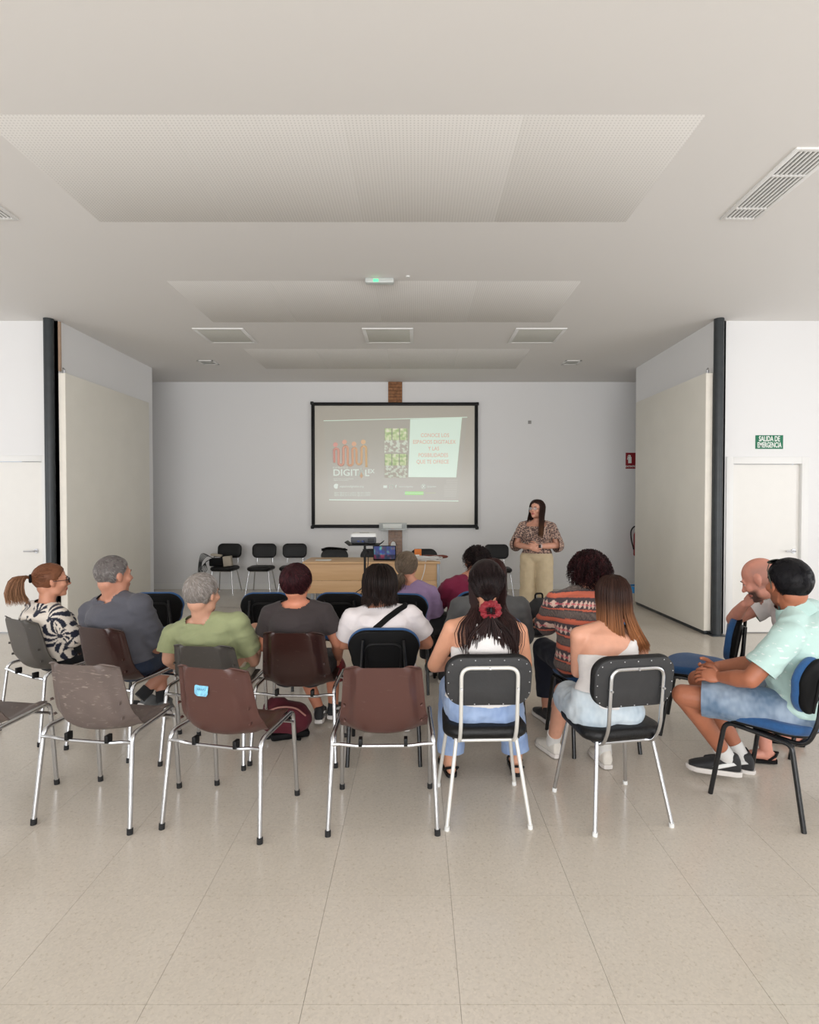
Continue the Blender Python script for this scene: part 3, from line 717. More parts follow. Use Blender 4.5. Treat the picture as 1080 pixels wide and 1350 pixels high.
place(_sh, -1.93, 3.77, -20, 'dark brown shell chair under the man in the charcoal t-shirt', G2, M['dark_brown'])
place(_sl, -1.265, 3.62, -6, 'scuffed dark shell chair under the man in the olive green t-shirt', G2, M['dark_grey'])
place(_sh, -.735, 3.64, -3, 'glossy dark brown shell chair under the woman with short burgundy hair', G2, M['dark_brown'])
place(_pw, .345, 2.98, 2, 'black padded chair with a white tube frame under the woman in the white tank top', 'black padded chairs with studded backs')
place(_pc, 1.01, 2.96, 11, 'black padded chair with a chrome frame under the girl with ombre hair', 'black padded chairs with studded backs')
place(_bl, -.20, 3.62, 1, 'blue-edged black chair under the woman in the white t-shirt', G3)
place(_bl, -2.20, 4.98, 3, 'empty blue chair beyond the man in the charcoal t-shirt', G3)
place(_bl, -1.27, 4.97, 2, 'empty blue chair with a black back left of the burgundy-haired woman', G3)
place(_bl, -.64, 4.97, 0, 'empty blue chair with a black back right of the burgundy-haired woman', G3)
place(_bl, -.09, 4.92, -8, 'blue chair under the woman in the lilac t-shirt', G3)
place(_bl, .47, 5.05, 20, 'blue chair under the woman in the magenta top', G3)
place(_bl, .50, 3.96, 2, 'blue chair under the person in the grey top behind the red scrunchie', G3)
place(_bl, 1.17, 3.76, 8, 'blue chair under the curly-haired woman in the striped blouse', G3)
place(_bl, 1.985, 3.94, 60, 'empty blue chair the bald man leans his elbow on', G3)
place(_bl, 1.93, 3.02, 34, 'blue chair under the man in the mint polo shirt', G3)
place(_bl, 2.62, 3.62, 68, 'blue chair under the bald man, mostly hidden', G3)
bx = [W(299.5, 700, 9.95).x, W(346.5, 700, 9.95).x, W(387.5, 700, 9.95).x]
place(_pb, bx[0], 9.82, 176, 'black padded chair by the back wall holding a black case', G4)
place(_pb, bx[1], 9.82, 179, 'empty black padded chair by the back wall, middle of the three left of the desk', G4)
place(_pb, bx[2], 9.82, 181, 'black padded chair by the back wall, nearest the left end of the desk', G4)
place(_pb, W(657, 700, 9.7).x, 9.62, 183, 'black padded chair by the back wall behind the standing presenter', G4)
for px, lb in ((439, 'black-backed chair behind the desk with a dark coat over it'), (492, 'black-backed chair behind the desk between projector stand and laptop'), (559, 'black-backed chair behind the desk near the orange box')):
    o = place(_bl, W(px, 700, 8.95).x, 8.95, 180, lb, 'chairs behind the desk')
    for k in kids(o):
        if k.name.startswith(('backrest', 'seat')): setmat(k, M['vinyl'])
# sticker
st = MB(); pts = [(-.038, .022), (-.03, .026), (-.012, .022), (.004, .028), (.034, .026), (.035, -.016), (.028, -.026), (-.02, -.025), (-.034, -.014), (-.037, .004)]
st.poly(pts, -.0012, .0004)
so_ = st.build('sticker', mat('worn_blue_sticker', col(120, 185, 215), .5, var=.35, vscale=60), c3, False)
so_.location = (-.03, -.2500, .702); so_.rotation_euler = (R(-12), 0, 0)
sl = MB()
for (x, z) in ((-.022, .004), (-.012, .006), (-.002, .004), (.008, .006), (.018, .003)):
    sl.tube([(x, -.0018, z-.004), (x+.003, -.0018, z+.005), (x+.006, -.0018, z-.003)], .0008, 5)
sl.build('pen_mark', mat('ink', col(60, 105, 130), .6), so_, False)

# ------------------------------------------------------------------ desk and what stands on it
dx0, dx1 = W(399, 740, 8.0).x, W(580.5, 740, 8.0).x
d = thing('desk', 'long beech desk with a modesty panel in front of the whiteboard', 'desk', ((dx0+dx1)/2, 8.3, 0)); hw = (dx1-dx0)/2
MB().rbox((-hw, -.33, .722), (hw, .33, .75), .003).build('tabletop', M['wood'], d)
MB().rbox((-hw+.03, -.29, .48), (hw-.02, -.272, .722), .002).build('modesty_panel', M['wood'], d)
MB().rbox((-hw+.03, -.29, .30), (hw-.02, -.272, .477), .002).build('modesty_panel', M['wood'], d)
for x in (-hw+.12, -hw+.55, -hw+.60, hw-.025):
    MB().rbox((x-.02, -.31 if x > 0 else -.24, 0), (x+.02, (-.31 if x > 0 else -.24)+.045, .722), .004).build('leg', M['grey_metal'], d)
    MB().rbox((x-.02, .24, 0), (x+.02, .285, .722), .004).build('leg', M['grey_metal'], d)
DZ = .75
def put(name, mb, m, label, cat, loc, rz=0, group=None, smooth=True):
    o = mb.build(name, m, None, smooth); o.location = loc; o.rotation_euler = (0, 0, rz); return tag(o, label, cat, group)
t = thing('laptop', 'open black laptop on the desk showing the slide', 'laptop', (W(507, 740, 8.05).x, 8.17, DZ), R(-4))
MB().rbox((-.165, -.02, 0), (.165, .21, .016), .004).build('base', M['black'], t)
Ml = Matrix.Translation((0, -.02, .012)) @ Matrix.Rotation(R(14), 4, 'X')
# screen faces the audience row
MB().rbox((-.165, -.006, 0), (.165, .002, .215), .003, Ml).build('lid', M['black'], t)
sm = MB(); n = 24
for j in range(n+1):
    for i in range(n+1):
        x, z = -.152+.304*i/n, .014+.19*j/n; sm.v.append(tuple(Ml @ V((x, -.0075, z))))
        a = noise.noise(V((x*18, z*20, 2))); b_ = noise.noise(V((x*30, z*9, 7)))
        sm.c.append(col(70+90*max(0, a), 80+110*max(0, a+b_), 140+60*b_) if z > .08 else col(40+230*max(0, b_), 45+60*abs(a), 70+60*abs(a)))
for j in range(n):
    for i in range(n): q = j*(n+1)+i; sm.f.append((q, q+1, q+n+2, q+n+1))
sm.build('screen', mat('laptop_screen', col(60, 70, 120), .3, vc=True, emit=.25), t, False)
bx_ = thing('orange_box', 'small orange carton standing on the desk', 'box', (W(551, 740, 8.35).x, 8.36, DZ), R(8))
MB().rbox((-.05, -.03, 0), (.05, .03, .15), .003).build('carton', mat('orange_card', col(222, 120, 30), .5, var=.15, vscale=15), bx_); MB().rbox((-.045, -.0315, .02), (.02, -.0295, .07), .002).build('printed_label', M['signwhite'], bx_)
cb = MB(); rr = random.Random(5)
for k in range(9):
    a0 = rr.random()*6; rx, ry = .13+.05*rr.random(), .06+.03*rr.random(); cx, cy = rr.uniform(-.03, .03), rr.uniform(-.02, .02)
    cb.tube([(cx+rx*math.cos(a0+6.283*q/20), cy+ry*math.sin(a0+6.283*q/20), .008+k*.006+.006*math.sin(3*a0+q)) for q in range(20)], .0055, 6, closed=True)
cb.tube(crom([(.02, -.08, .02), (-.04, -.17, .015), (-.06, -.185, -.12), (-.12, -.185, -.3), (-.2, -.16, -.40)], 14), .0055, 6)
put('cable_coil', cb, M['white'], 'coil of white cable on the right end of the desk', 'cable', (W(565, 740, 8.15).x, 8.16, DZ))
pc = MB(); pc.loft([((-.19, 0, .03), (0, .012, 0), (0, 0, .012)), ((-.17, 0, .03), (0, .035, 0), (0, 0, .026)), ((.13, 0, .03), (0, .035, 0), (0, 0, .026)), ((.18, 0, .03), (0, .02, 0), (0, 0, .018)), ((.20, 0, .03), (0, .006, 0), (0, 0, .006))], 14)
put('pencil_case', pc, mat('brown_leather', col(112, 48, 34), .5), 'long brown pouch lying behind the white cable coil', 'pouch', (W(573, 738, 8.42).x, 8.40, DZ+.003))
pp = MB()
for k in range(3): pp.rbox((-.11, -.07, .002*k), (.11, .07, .002*k+.0015), .0005, Matrix.Rotation(R(6*k-5), 4, 'Z'))
put('paper_sheets', pp, M['signwhite'], 'few white papers lying on the left part of the desk', 'papers', (W(427, 740, 8.25).x, 8.2, DZ), kind if False else 0)
ct = MB(); rr = random.Random(9)
px_, pz_ = W(440, 700, 8.95).x, .80
for k in range(7):
    a = -.19+.05*k; ct.loft([((a-.02, .0, .0), (.02, 0, 0), (0, .03, 0)), ((a+rr.uniform(-.01, .01), .0, .035+.012*rr.random()), (.045, 0, 0), (0, .05, 0)), ((a+.03, 0, .045), (.02, 0, 0), (0, .03, 0))], 10)
ct.tube(crom([(-.2, -.03, .03), (-.12, -.05, .055), (.0, -.04, .05), (.1, -.05, .04), (.19, -.03, .02)], 16), .014, 8)
put('folded_coat', ct, M['matte_black'], 'dark crumpled coat laid over the chair back behind the desk', 'coat', (px_, 9.17, .80))
# things on the chair by the back wall
t = thing('equipment_case', 'black case on the seat of the leftmost chair by the wall', 'case', (bx[0]-.1, 9.80, .49), R(5))
MB().rbox((-.14, -.10, 0), (.10, .10, .13), .02).build('body', M['matte_black'], t); MB().tube(bend([(-.08, 0, .125), (-.08, 0, .16), (.04, 0, .16), (.04, 0, .125)], .02), .006, 8).build('handle', M['black'], t)
put('paper_bag', MB().rbox((-.07, -.05, 0), (.07, .05, .17), .01, Matrix.Rotation(R(-6), 4, 'Y')), mat('beige_paper', col(178, 168, 152), .8, bump=.4, bscale=20), 'beige paper bag beside the black case on the wall chair', 'bag', (bx[0]+.085, 9.74, .492))
put('paper_bag', MB().rbox((-.09, -.045, 0), (.09, .045, .035), .008, Matrix.Rotation(R(7), 4, 'Y')), bpy.data.materials['beige_paper'], 'flat beige packet lying on top of the black case', 'bag', (bx[0]-.14, 9.80, .655))
cb = MB()
for k in range(5):
    cb.tube(crom([(.04, 0, .02), (-.06-.02*k, -.02, .06+.012*k), (-.15-.012*k, -.03, -.06), (-.13-.02*k, -.03, -.22-.02*k), (-.06-.03*k, -.02, -.17), (-.09, -.01, -.05), (-.02, 0, .0)], 22), .0055, 6)
put('cable_bundle', cb, M['rubber'], 'dark cables hanging off the left of the wall chair', 'cable', (bx[0]-.22, 9.76, .60))
# ------------------------------------------------------------------ projector on its tripod
PX = W(481, 710, 6.5).x; TZ = W(481, 716, 6.5).z
t = thing('projector_stand', 'black tripod stand with a flat tray carrying the projector', 'stand', (PX, 6.5, 0))
MB().tube([(0, 0, .10), (0, 0, .62)], .019, 14).build('lower_pole', M['black'], t)
MB().tube([(0, 0, .58), (0, 0, TZ-.02)], .014, 14).build('pole', M['black'], t)
b = MB(); b.tube([(0, 0, .60), (0, 0, .66)], .028, 14); b.tube([(0, 0, TZ-.12), (0, 0, TZ-.07)], .024, 14); b.build('collar', M['black'], t)
for z in (.63, TZ-.095): MB().tube([(.02, 0, z), (.05, 0, z)], [.008, .014], 10).build('knob', M['black'], t)
for k in range(3):
    a = R(90+120*k); ca, sa = math.cos(a), math.sin(a)
    l = MB().tube([(ca*.02, sa*.02, .50), (ca*.36, sa*.36, .02)], .011, 8).build('leg', M['black'], t); MB().tube([(ca*.355, sa*.355, .0), (ca*.36, sa*.36, .035)], .015, 8).build('foot_cap', M['rubber'], l)
    MB().tube([(ca*.02, sa*.02, .20), (ca*.19, sa*.19, .265)], .007, 8).build('brace', M['black'], t)
b = MB(); b.rbox((-.165, -.14, TZ-.022), (.165, .14, TZ-.008), .004)
b.build('tray', M['black'], t)
for sx in (-1, 1): MB().rbox((-.035, -.14, -.005), (.035, .14, .005), .003, Matrix.Translation((sx*.187, 0, TZ-.001)) @ Matrix.Rotation(R(-38*sx), 4, 'Y')).build('tray_wing', M['black'], t)
pj = thing('projector', 'white projector with a grey rear panel on the tripod tray', 'projector', (PX-.01, 6.5, TZ-.008), R(3))
MB().rbox((-.145, -.115, .012), (.145, .13, .128), .030, seg=5).build('casing', M['white'], pj)
MB().rbox((-.142, -.122, .014), (.142, -.09, .086), .012).build('rear_panel', mat('grey_plastic', col(72, 74, 80), .5), pj)
b = MB()
for k in range(8): b.rbox((.05+.009*k, -.124, .025), (.054+.009*k, -.119, .068), .001)
b.build('vent', M['black'], pj)['kind'] = 'stuff'
b = MB(); b.rbox((-.02, -.124, .028), (.012, -.119, .045), .001); b.rbox((-.07, -.124, .03), (-.045, -.119, .044), .001); b.build('socket', mat('blue_socket', col(40, 60, 130), .4), pj)
b = MB(); b.rbox((-.05, -.03, .1270), (.06, -.01, .1300), .001); b.build('button_strip', M['black'], pj)
MB().tube([(-.08, .12, .055), (-.08, .15, .055)], .033, 18).build('lens', M['black'], pj)
for x, y in ((-.12, -.09), (.12, -.09), (0, .1)): MB().tube([(x, y, 0), (x, y, .016)], .012, 10).build('foot', M['black'], pj)
cb = MB(); cb.tube(crom([(.0, -.13, TZ+.04), (.02, -.17, TZ-.03), (.05, -.12, TZ-.15), (.02, -.04, TZ-.35), (-.03, -.03, .62), (-.14, -.05, .52), (-.16, -.06, .35), (-.08, -.06, .22), (-.03, -.05, .40), (-.035, -.04, .58)], 50), .0045, 6)
cb.tube(crom([(-.035, -.04, .60), (-.10, -.06, .55), (-.11, -.07, .36), (-.03, -.07, .28), (-.03, -.05, .12), (.1, .1, .007)], 30), .0045, 6)
put('projector_cable', cb, M['rubber'], 'dark cables looping down beside the tripod pole', 'cable', (PX, 6.5, 0))

# ------------------------------------------------------------------ people
SKIN = {}
def skin_mat(nm, vc=True):
    m = mat(nm, (1, 1, 1, 1), .5, vc=True, var=.04, vscale=30, bump=.05, bscale=120)
    b = m.node_tree.nodes['Principled BSDF']; b.inputs['Subsurface Weight'].default_value = .03; b.inputs['Subsurface Radius'].default_value = (.02, .008, .004)
    return m
M['skin'] = skin_mat('skin')
M['cloth_vc'] = mat('printed_fabric', (1, 1, 1, 1), .85, vc=True, bump=.15, bscale=300, sheen=.1)
M['hair'] = mat('hair', (1, 1, 1, 1), .42, vc=True, spec=.16)
def fabric(nm, c, rough=.88, b=.2, sc=260, var=.05): return mat(nm, c, rough, bump=b, bscale=sc, var=var, vscale=14, sheen=.08)
def remesh(mb, vox, sm=6, fac=.5):
    me = bpy.data.meshes.new('t'); me.from_pydata(mb.v, [], mb.f); me.update()
    bm = bmesh.new(); bm.from_mesh(me); bm.to_mesh(me); bm.free()
    o = bpy.data.objects.new('t', me); C.objects.link(o)
    r = o.modifiers.new('r', 'REMESH'); r.mode = 'VOXEL'; r.voxel_size = vox; r.adaptivity = 0
    if sm: s = o.modifiers.new('s', 'SMOOTH'); s.iterations = sm; s.factor = fac
    out = bpy.data.meshes.new_from_object(o.evaluated_get(bpy.context.evaluated_depsgraph_get()))
    bpy.data.objects.remove(o); bpy.data.meshes.remove(me)
    n = len(out.vertices); co = np.empty(n*3, dtype=np.float32); out.vertices.foreach_get('co', co)
    fs = [tuple(p.vertices) for p in out.polygons]
    m = MB(); m.v = co.reshape(-1, 3); m.f = fs
    bpy.data.meshes.remove(out); return m
def vnoise(co, s, seed=0.0):
    return np.array([noise.noise(V((p[0]*s[0]+seed, p[1]*s[1]-seed, p[2]*s[2]+seed*.7))) for p in co])
def normals(m):
    co = np.asarray(m.v); f = np.array([q[:4] if len(q) == 4 else (q[0], q[1], q[2], q[2]) for q in m.f])
    n = np.cross(co[f[:, 2]]-co[f[:, 0]], co[f[:, 3]]-co[f[:, 1]])
    vn = np.zeros_like(co)
    for k in range(4): np.add.at(vn, f[:, k], n)
    l = np.linalg.norm(vn, axis=1, keepdims=True); l[l == 0] = 1; return vn/l, f, n
def folds(m, amp, seed, s=(7, 7, 16)):
    vn, _, _ = normals(m); co = np.asarray(m.v)
    a = vnoise(co, s, seed); b = vnoise(co, (16, 16, 34), seed+9)
    d = amp*((1-2*np.abs(a))*1.0+.45*b-.5)
    m.v = co+vn*d[:, None]; return m
def cut(m, planes):
    """open the hems: drop the faces that lie on an end plane (p, n, r)"""
    bm = bmesh.new(); vs = [bm.verts.new(tuple(map(float, p))) for p in m.v]; bm.verts.ensure_lookup_table()
    for q in m.f:
        try: bm.faces.new([vs[i] for i in q])
        except ValueError: pass
    for (p, n, r) in planes:
        p = V(p); n = V(n).normalized(); p = p-n*.010
        fs = [f for f in bm.faces if (f.verts[0].co-p).length < r and -.03 < (f.verts[0].co-p).dot(n) < .06]
        if not fs: continue
        ge = set(fs)
        for f in fs: ge.update(f.edges); ge.update(f.verts)
        bmesh.ops.bisect_plane(bm, geom=list(ge), plane_co=p, plane_no=n, clear_outer=True)
    bm.verts.index_update(); m.v = np.array([v.co[:] for v in bm.verts], dtype=np.float32); m.f = [tuple(v.index for v in f.verts) for f in bm.faces]; bm.free(); return m
def finish(m, name, material, parent, colfn=None, extra=None, solid=0):
    co = np.asarray(m.v)
    me = bpy.data.meshes.new(name)
    if extra:
        o = len(co); ev = np.array(extra.v, dtype=np.float32)
        co = np.vstack([co, ev]); fs = list(m.f)+[tuple(i+o for i in q) for q in extra.f]
    else: fs = list(m.f)
    me.from_pydata(co.tolist(), [], fs); me.update()
    me.polygons.foreach_set('use_smooth', [True]*len(me.polygons))
    if colfn is not None:
        c = colfn(co); a = me.color_attributes.new('Col', 'FLOAT_COLOR', 'POINT'); a.data.foreach_set('color', c.astype(np.float32).ravel())
    me.materials.append(material)
    ob = bpy.data.objects.new(name, me); C.objects.link(ob); ob.parent = parent
    if solid and solid > .01:
        sm = ob.modifiers.new('hem', 'SOLIDIFY'); sm.thickness = solid; sm.offset = -1
    return ob
def hand(mb, w, d, nrm, thumb, curl=.5, size=1.0, spread=1.0):
    """palm and five bent fingers; d toward the fingertips, nrm the way the palm faces, thumb +-1"""
    w, d = V(w), V(d).normalized(); nrm = V(nrm); nrm = (nrm-d*nrm.dot(d)).normalized(); s = d.cross(nrm)*thumb; z = size
    rot = Matrix((s, d, nrm)).transposed().to_4x4()
    mb.ell(w+d*.045*z, (.040*z, .052*z, .017*z), rot=rot); mb.ell(w+d*.012*z, (.028*z, .03*z, .019*z), rot=rot)
    for off, ln, rr in ((.030, .066, .0083), (.0105, .076, .0088), (-.0095, .071, .0085), (-.0285, .056, .0075)):
        b = w+d*.078*z+s*off*z; dd = (d+s*off*2.2*spread).normalized(); pts = [b-dd*.012*z, b]; a = 0.0
        for q, fr in enumerate((.45, .32, .27)):
            a += curl*(.75, 1.0, .7)[q]; pts.append(pts[-1]+(dd*math.cos(a)+nrm*math.sin(a))*ln*z*fr)
        mb.tube(pts, [rr*z, rr*1.02*z, rr*z, rr*.92*z, rr*.7*z], 10); mb.ell(pts[-1], rr*.75*z, nu=10, nv=6)
    b = w+d*.018*z+s*.022*z; p1 = b+(s*.75+d*.6+nrm*.25).normalized()*.036*z; p2 = p1+(s*.3+d*.85+nrm*(.2+.3*curl)).normalized()*.03*z; p3 = p2+(s*.05+d*.9+nrm*(.2+.5*curl)).normalized()*.024*z
    mb.tube([b, p1, p2, p3], [.014*z, .0115*z, .0105*z, .008*z], 10); mb.ell(p3, .0085*z, nu=10, nv=6)
EC, ER = V((0, -.012, .03)), V((.077, .096, .088))
def headprims(mb, Mh, fem=False, sc=1.0):
    E = lambda c, r, rot=None: mb.ell(c, r, M=Mh, rot=rot, nu=24, nv=16)
    E(EC, tuple(ER)); E((0, .028, -.02), (.063, .064, .082)); E((0, .014, -.062), (.053, .060, .05)); E((0, -.045, -.04), (.055, .045, .055)); E((0, .056, -.086), (.030 if fem else .036, .032, .028)); E((0, .078, -.098), (.017, .014, .014))
    for s in (-1, 1):
        E((s*.040, .062, -.024), (.026, .026, .024)); E((s*.044, .022, -.072), (.014, .036, .024) if not fem else (.011, .03, .022)); E((s*.028, .079, .024), (.024, .011, .008)); E((s*.014, .100, -.030), (.0085, .010, .0075))
        E((s*.078, -.004, -.004), (.0075, .019, .031), Matrix.Rotation(s*.25, 4, 'Z')); E((s*.081, -.013, .010), (.006, .012, .018)); E((s*.076, .002, -.03), (.006, .009, .010))
        E((s*.031, .0745, .0075), (.0150, .0105, .0062)); E((s*.031, .073, -.009), (.0150, .0095, .005))
    mb.tube([(0, .086, .018), (0, .098, -.008), (0, .112, -.027)], [.008, .0085, .011], 12, M=Mh); E((0, .111, -.029), (.011, .011, .009))
    E((0, .088, -.058), (.024, .011, .0065)); E((0, .086, -.069), (.020, .011, .0068)); E((0, .080, -.050), (.02, .012, .012))
LIPC = ((0, .088, -.058), (0, .086, -.069))
def sstep(a, b, x): t = np.clip((x-a)/(b-a), 0, 1); return t*t*(3-2*t)
def person(label, base, yaw, pel, neck, head, hyaw=0, hpitch=0, hroll=0, hs=1.0, fem=False, skin=(205, 150, 122), sw=.175, hp=.165, hd=.125, wa=.145, wd=.115, ch=.16, cdp=.12, back=.03, twist=0, belly=0, bust=0,
           armL=None, armR=None, legs=None, ra=.046, rf=.036, rt=.082, rk=.056, rc=.053, ran=.036, vox=.009, top=None, bottom=None, shoes=None, handL=None, handR=None, skinfn=None, eyes=False, seed=1.0, neckr=.054, group=None, shoulder_drop=0.0, trap=1.0):
    root = thing('person', label, 'person', (base[0], base[1], 0), R(yaw), group)
    Minv = (Matrix.Translation((base[0], base[1], 0)) @ Matrix.Rotation(R(yaw), 4, 'Z')).inverted()
    L = lambda p: Minv @ p if isinstance(p, Vector) else V(p)
    LD = lambda p: (Minv.to_3x3() @ p) if isinstance(p, Vector) else V(p)
    pel, neck, head = L(pel), L(neck), L(head)
    up = (neck-pel).normalized(); lat0 = V((1, 0, 0)); latn = Matrix.Rotation(R(twist), 3, 'Z') @ lat0
    fw0 = up.cross(lat0).normalized()*1.0
    fwd = -lat0.cross(up).normalized() if False else up.cross(lat0).normalized()
    mid = (pel+neck)/2-fwd*back*2
    def sp(t):
        if t < 0: return pel+(mid-pel).normalized()*(t*(neck-pel).length)
        if t > 1: return neck+(neck-mid).normalized()*((t-1)*(neck-pel).length)
        return pel*(1-t)**2+mid*2*t*(1-t)+neck*t*t
    def lat(t): t = max(0, min(1, t)); l = (lat0*(1-t)+latn*t); a = (sp(t+.02)-sp(t-.02)).normalized(); return (l-a*l.dot(a)).normalized()
    def fw(t): a = (sp(min(1, t)+.02)-sp(min(1, t)-.02)).normalized(); return a.cross(lat(t)).normalized()
    st = [(-.16, hp*.62, hd*.6), (-.10, hp*.86, hd*.85), (0, hp, hd), (.13, hp*.98, hd*.99), (.34, wa, wd), (.58, ch, cdp), (.76, ch*1.02, cdp*.96), (.88, sw*.88, cdp*.80), (.955, sw*.62, .068), (1.02, .064, .058)]
    def ring(t, rx, ry, e): return (sp(t), lat(t)*(rx+e), fw(t)*(ry+e))
    SH = {}
    for s in (-1, 1): SH[s] = sp(.865)+lat(.9)*s*(sw-.012)-V((0, 0, shoulder_drop))
    dflt = {-1: armL, 1: armR}; AR = {}
    for s in (-1, 1):
        a = dflt[s] or ((s*(sw+.045), pel.y+.02, .66), (s*.10, pel.y+.26, .62))
        AR[s] = [SH[s]]+[L(p) for p in a]
    LG = {}
    legs = legs or {}
    for s in (-1, 1):
        a = legs.get(s) or ((s*.13, .36, .50), (s*.14, .36, .09))
        LG[s] = [pel+lat0*s*hp*.56-V((0, 0, .02))+V((0, .02, 0))]+[L(p) for p in a]
    Mh = Matrix.Translation(head) @ Euler((R(hpitch), R(hroll), R(hyaw)), 'XYZ').to_matrix().to_4x4() @ Matrix.Scale(hs, 4)
    # --- body
    b = MB(); b.loft([ring(t, x, y, 0) for t, x, y in st], 28)
    for s in (-1, 1):
        S, E_, W_ = AR[s]; b.ell(S, .051*(ra/.046)); b.cap(sp(1.0), S, .048*trap, .048)
        b.cap(S, E_, ra*1.08, ra*.86); b.cap(E_, E_*.55+W_*.45, ra*.84, rf*1.08, False, False); b.cap(E_*.55+W_*.45, W_, rf*1.08, rf*.70, False, True)
        H, K, A = LG[s]; b.cap(H, K, rt, rk); m1 = K*.66+A*.34; off = (H-K).normalized()*0.012
        b.cap(K, m1+off, rk*.95, rc, False, True); b.cap(m1+off, A, rc, ran, False, True)
        b.ell(pel+lat0*s*.075-fwd*.03-V((0, 0, .015)), (.095*hp/.165, .10, .085))
        ftd = V((A.x-H.x*.3, 0, 0)); 
    if belly: b.ell(sp(.28)+fw(.3)*belly*.6, (wa*.9, belly+.07, .13))
    if bust:
        for s in (-1, 1): b.ell(sp(.64)+lat(.6)*s*.07+fw(.6)*(cdp*.62), (.062*bust, .065*bust, .06*bust))
    nk = Mh @ V((0, -.022, -.06)); b.cap(sp(1.0)-fw(1)*.0, nk, neckr, neckr*.93); b.ell(sp(1.0), .06)
    headprims(b, Mh, fem)
    bd = remesh(b, vox, 4)
    ex = MB()
    for s, hh in ((-1, handL), (1, handR)):
        if hh is False: continue
        S, E_, W_ = AR[s]; hh = hh or {}
        d = LD(hh['d']) if 'd' in hh else (W_-E_).normalized(); n = LD(hh['n']) if 'n' in hh else V((0, 0, -1))
        hand(ex, W_, d, n, hh.get('thumb', s), hh.get('curl', .35), hh.get('size', .95 if fem else 1.02))
    feet = shoes.get('bare') if shoes else True
    Mi = Mh.inverted(); sk = np.array(col(*skin)[:3])
    def bcol(co):
        h = np.hstack([co, np.ones((len(co), 1))]) @ np.array(Mi).T
        x, y, z = h[:, 0], h[:, 1], h[:, 2]; c = np.tile(sk, (len(co), 1))
        lip = np.maximum.reduce([1-np.sqrt((x/.025)**2+((z+.0635)/.0125)**2), np.zeros(len(co))]); lip = np.clip(lip*6, 0, 1)*(y > .075)
        c = c*(1-lip[:, None])+np.array(col(168, 88, 82)[:3])*lip[:, None]
        nose = np.exp(-((x/.02)**2+((z+.028)/.02)**2))*(y > .08)*.35; chk = np.exp(-(((np.abs(x)-.045)/.02)**2+((z+.03)/.02)**2))*(y > .04)*.25
        r = np.clip(nose+chk+np.exp(-(((np.abs(x)-.08)/.01)**2+((z)/.03)**2))*.3*(np.abs(z) < .05), 0, 1)[:, None]
        c = c*(1-r*.35)+np.array(col(196, 104, 88)[:3])*r*.35
        if skinfn:
            nr_ = (np.sqrt(x*x+y*y+z*z) < .135)[:, None]; c = np.where(nr_, skinfn(c, x, y, z), c)
        return np.hstack([c, np.ones((len(co), 1))])
    finish(bd, 'body', M['skin'], root, bcol, ex)
    # --- face pieces
    if eyes:
        for s in (-1, 1):
            e = MB(); n0 = 0; e.ell((0, 0, 0), .0118, nu=20, nv=16)
            for v in e.v:
                d = V(v).normalized(); q = d.y
                e.c.append(col(14, 12, 12) if q > .965 else (col(70, 45, 30) if q > .86 else col(228, 222, 216)))
            e.v = [tuple(Mh @ (V(v)+V((s*.031, .0728, .0005)))) for v in e.v]; e.build('eye', mat('eye', (1, 1, 1, 1), .15, vc=True) if 'eye' not in bpy.data.materials else bpy.data.materials['eye'], root)
            bw = MB(); bw.tube([Mh @ V(p) for p in ((s*.014, .0905, .021), (s*.030, .0905, .0275), (s*.050, .078, .021))], [.0028, .0036, .0016], 8); bw.build('eyebrow', mat('brow', col(48, 34, 28), .8) if 'brow' not in bpy.data.materials else bpy.data.materials['brow'], root)
            ld = MB(); ld.tube([Mh @ V(p) for p in ((s*.019, .0820, .002), (s*.031, .0855, .0058), (s*.044, .078, .002))], [.0012, .0018, .0012], 6); ld.build('eyelid', bpy.data.materials['brow'], root)
    info = dict(root=root, Mh=Mh, sp=sp, lat=lat, fw=fw, SH=SH, AR=AR, LG=LG, pel=pel, neck=neck, ring=ring, L=L)
    # --- top garment
    if top:
        e = top.get('e', .012); g = MB(); hem = top.get('hem', -.02); tt = [x for x in st if hem < x[0] < top.get('neck', 1.0)]
        i0 = min(range(len(st)), key=lambda i: abs(st[i][0]-hem)); fl = top.get('flare', .01)
        rr_ = [ring(hem, st[i0][1]+fl, st[i0][2]+fl, e)]+[ring(t, x+(fl if t < .1 else 0), y+(fl if t < .1 else 0), e) for t, x, y in tt]
        nt0 = top.get('neckt', 1.045 if 'neck' not in top else top['neck']); nr = top.get('nr', .078)
        nd = (nk-sp(1.0)).normalized() if 'neck' not in top else up; nf = nd.cross(lat(1)).normalized(); nc = (sp(1.0)+nd*(nt0-1)*.62+fw(1)*.004) if 'neck' not in top else sp(nt0)+fw(1)*.004
        rr_.append((nc, lat(1)*nr, nf*(nr*.94)))
        g.loft(rr_, 28); planes = [(nc+nd*.008, nd, nr*1.02), (sp(hem), -up, .3)]
        if belly: g.ell(sp(.28)+fw(.3)*belly*.6, (wa*.9+e, belly+.07+e, .13+e))
        if bust:
            for s in (-1, 1): g.ell(sp(.64)+lat(.6)*s*.07+fw(.6)*(cdp*.62), (.062*bust+e, .065*bust+e, .06*bust+e))
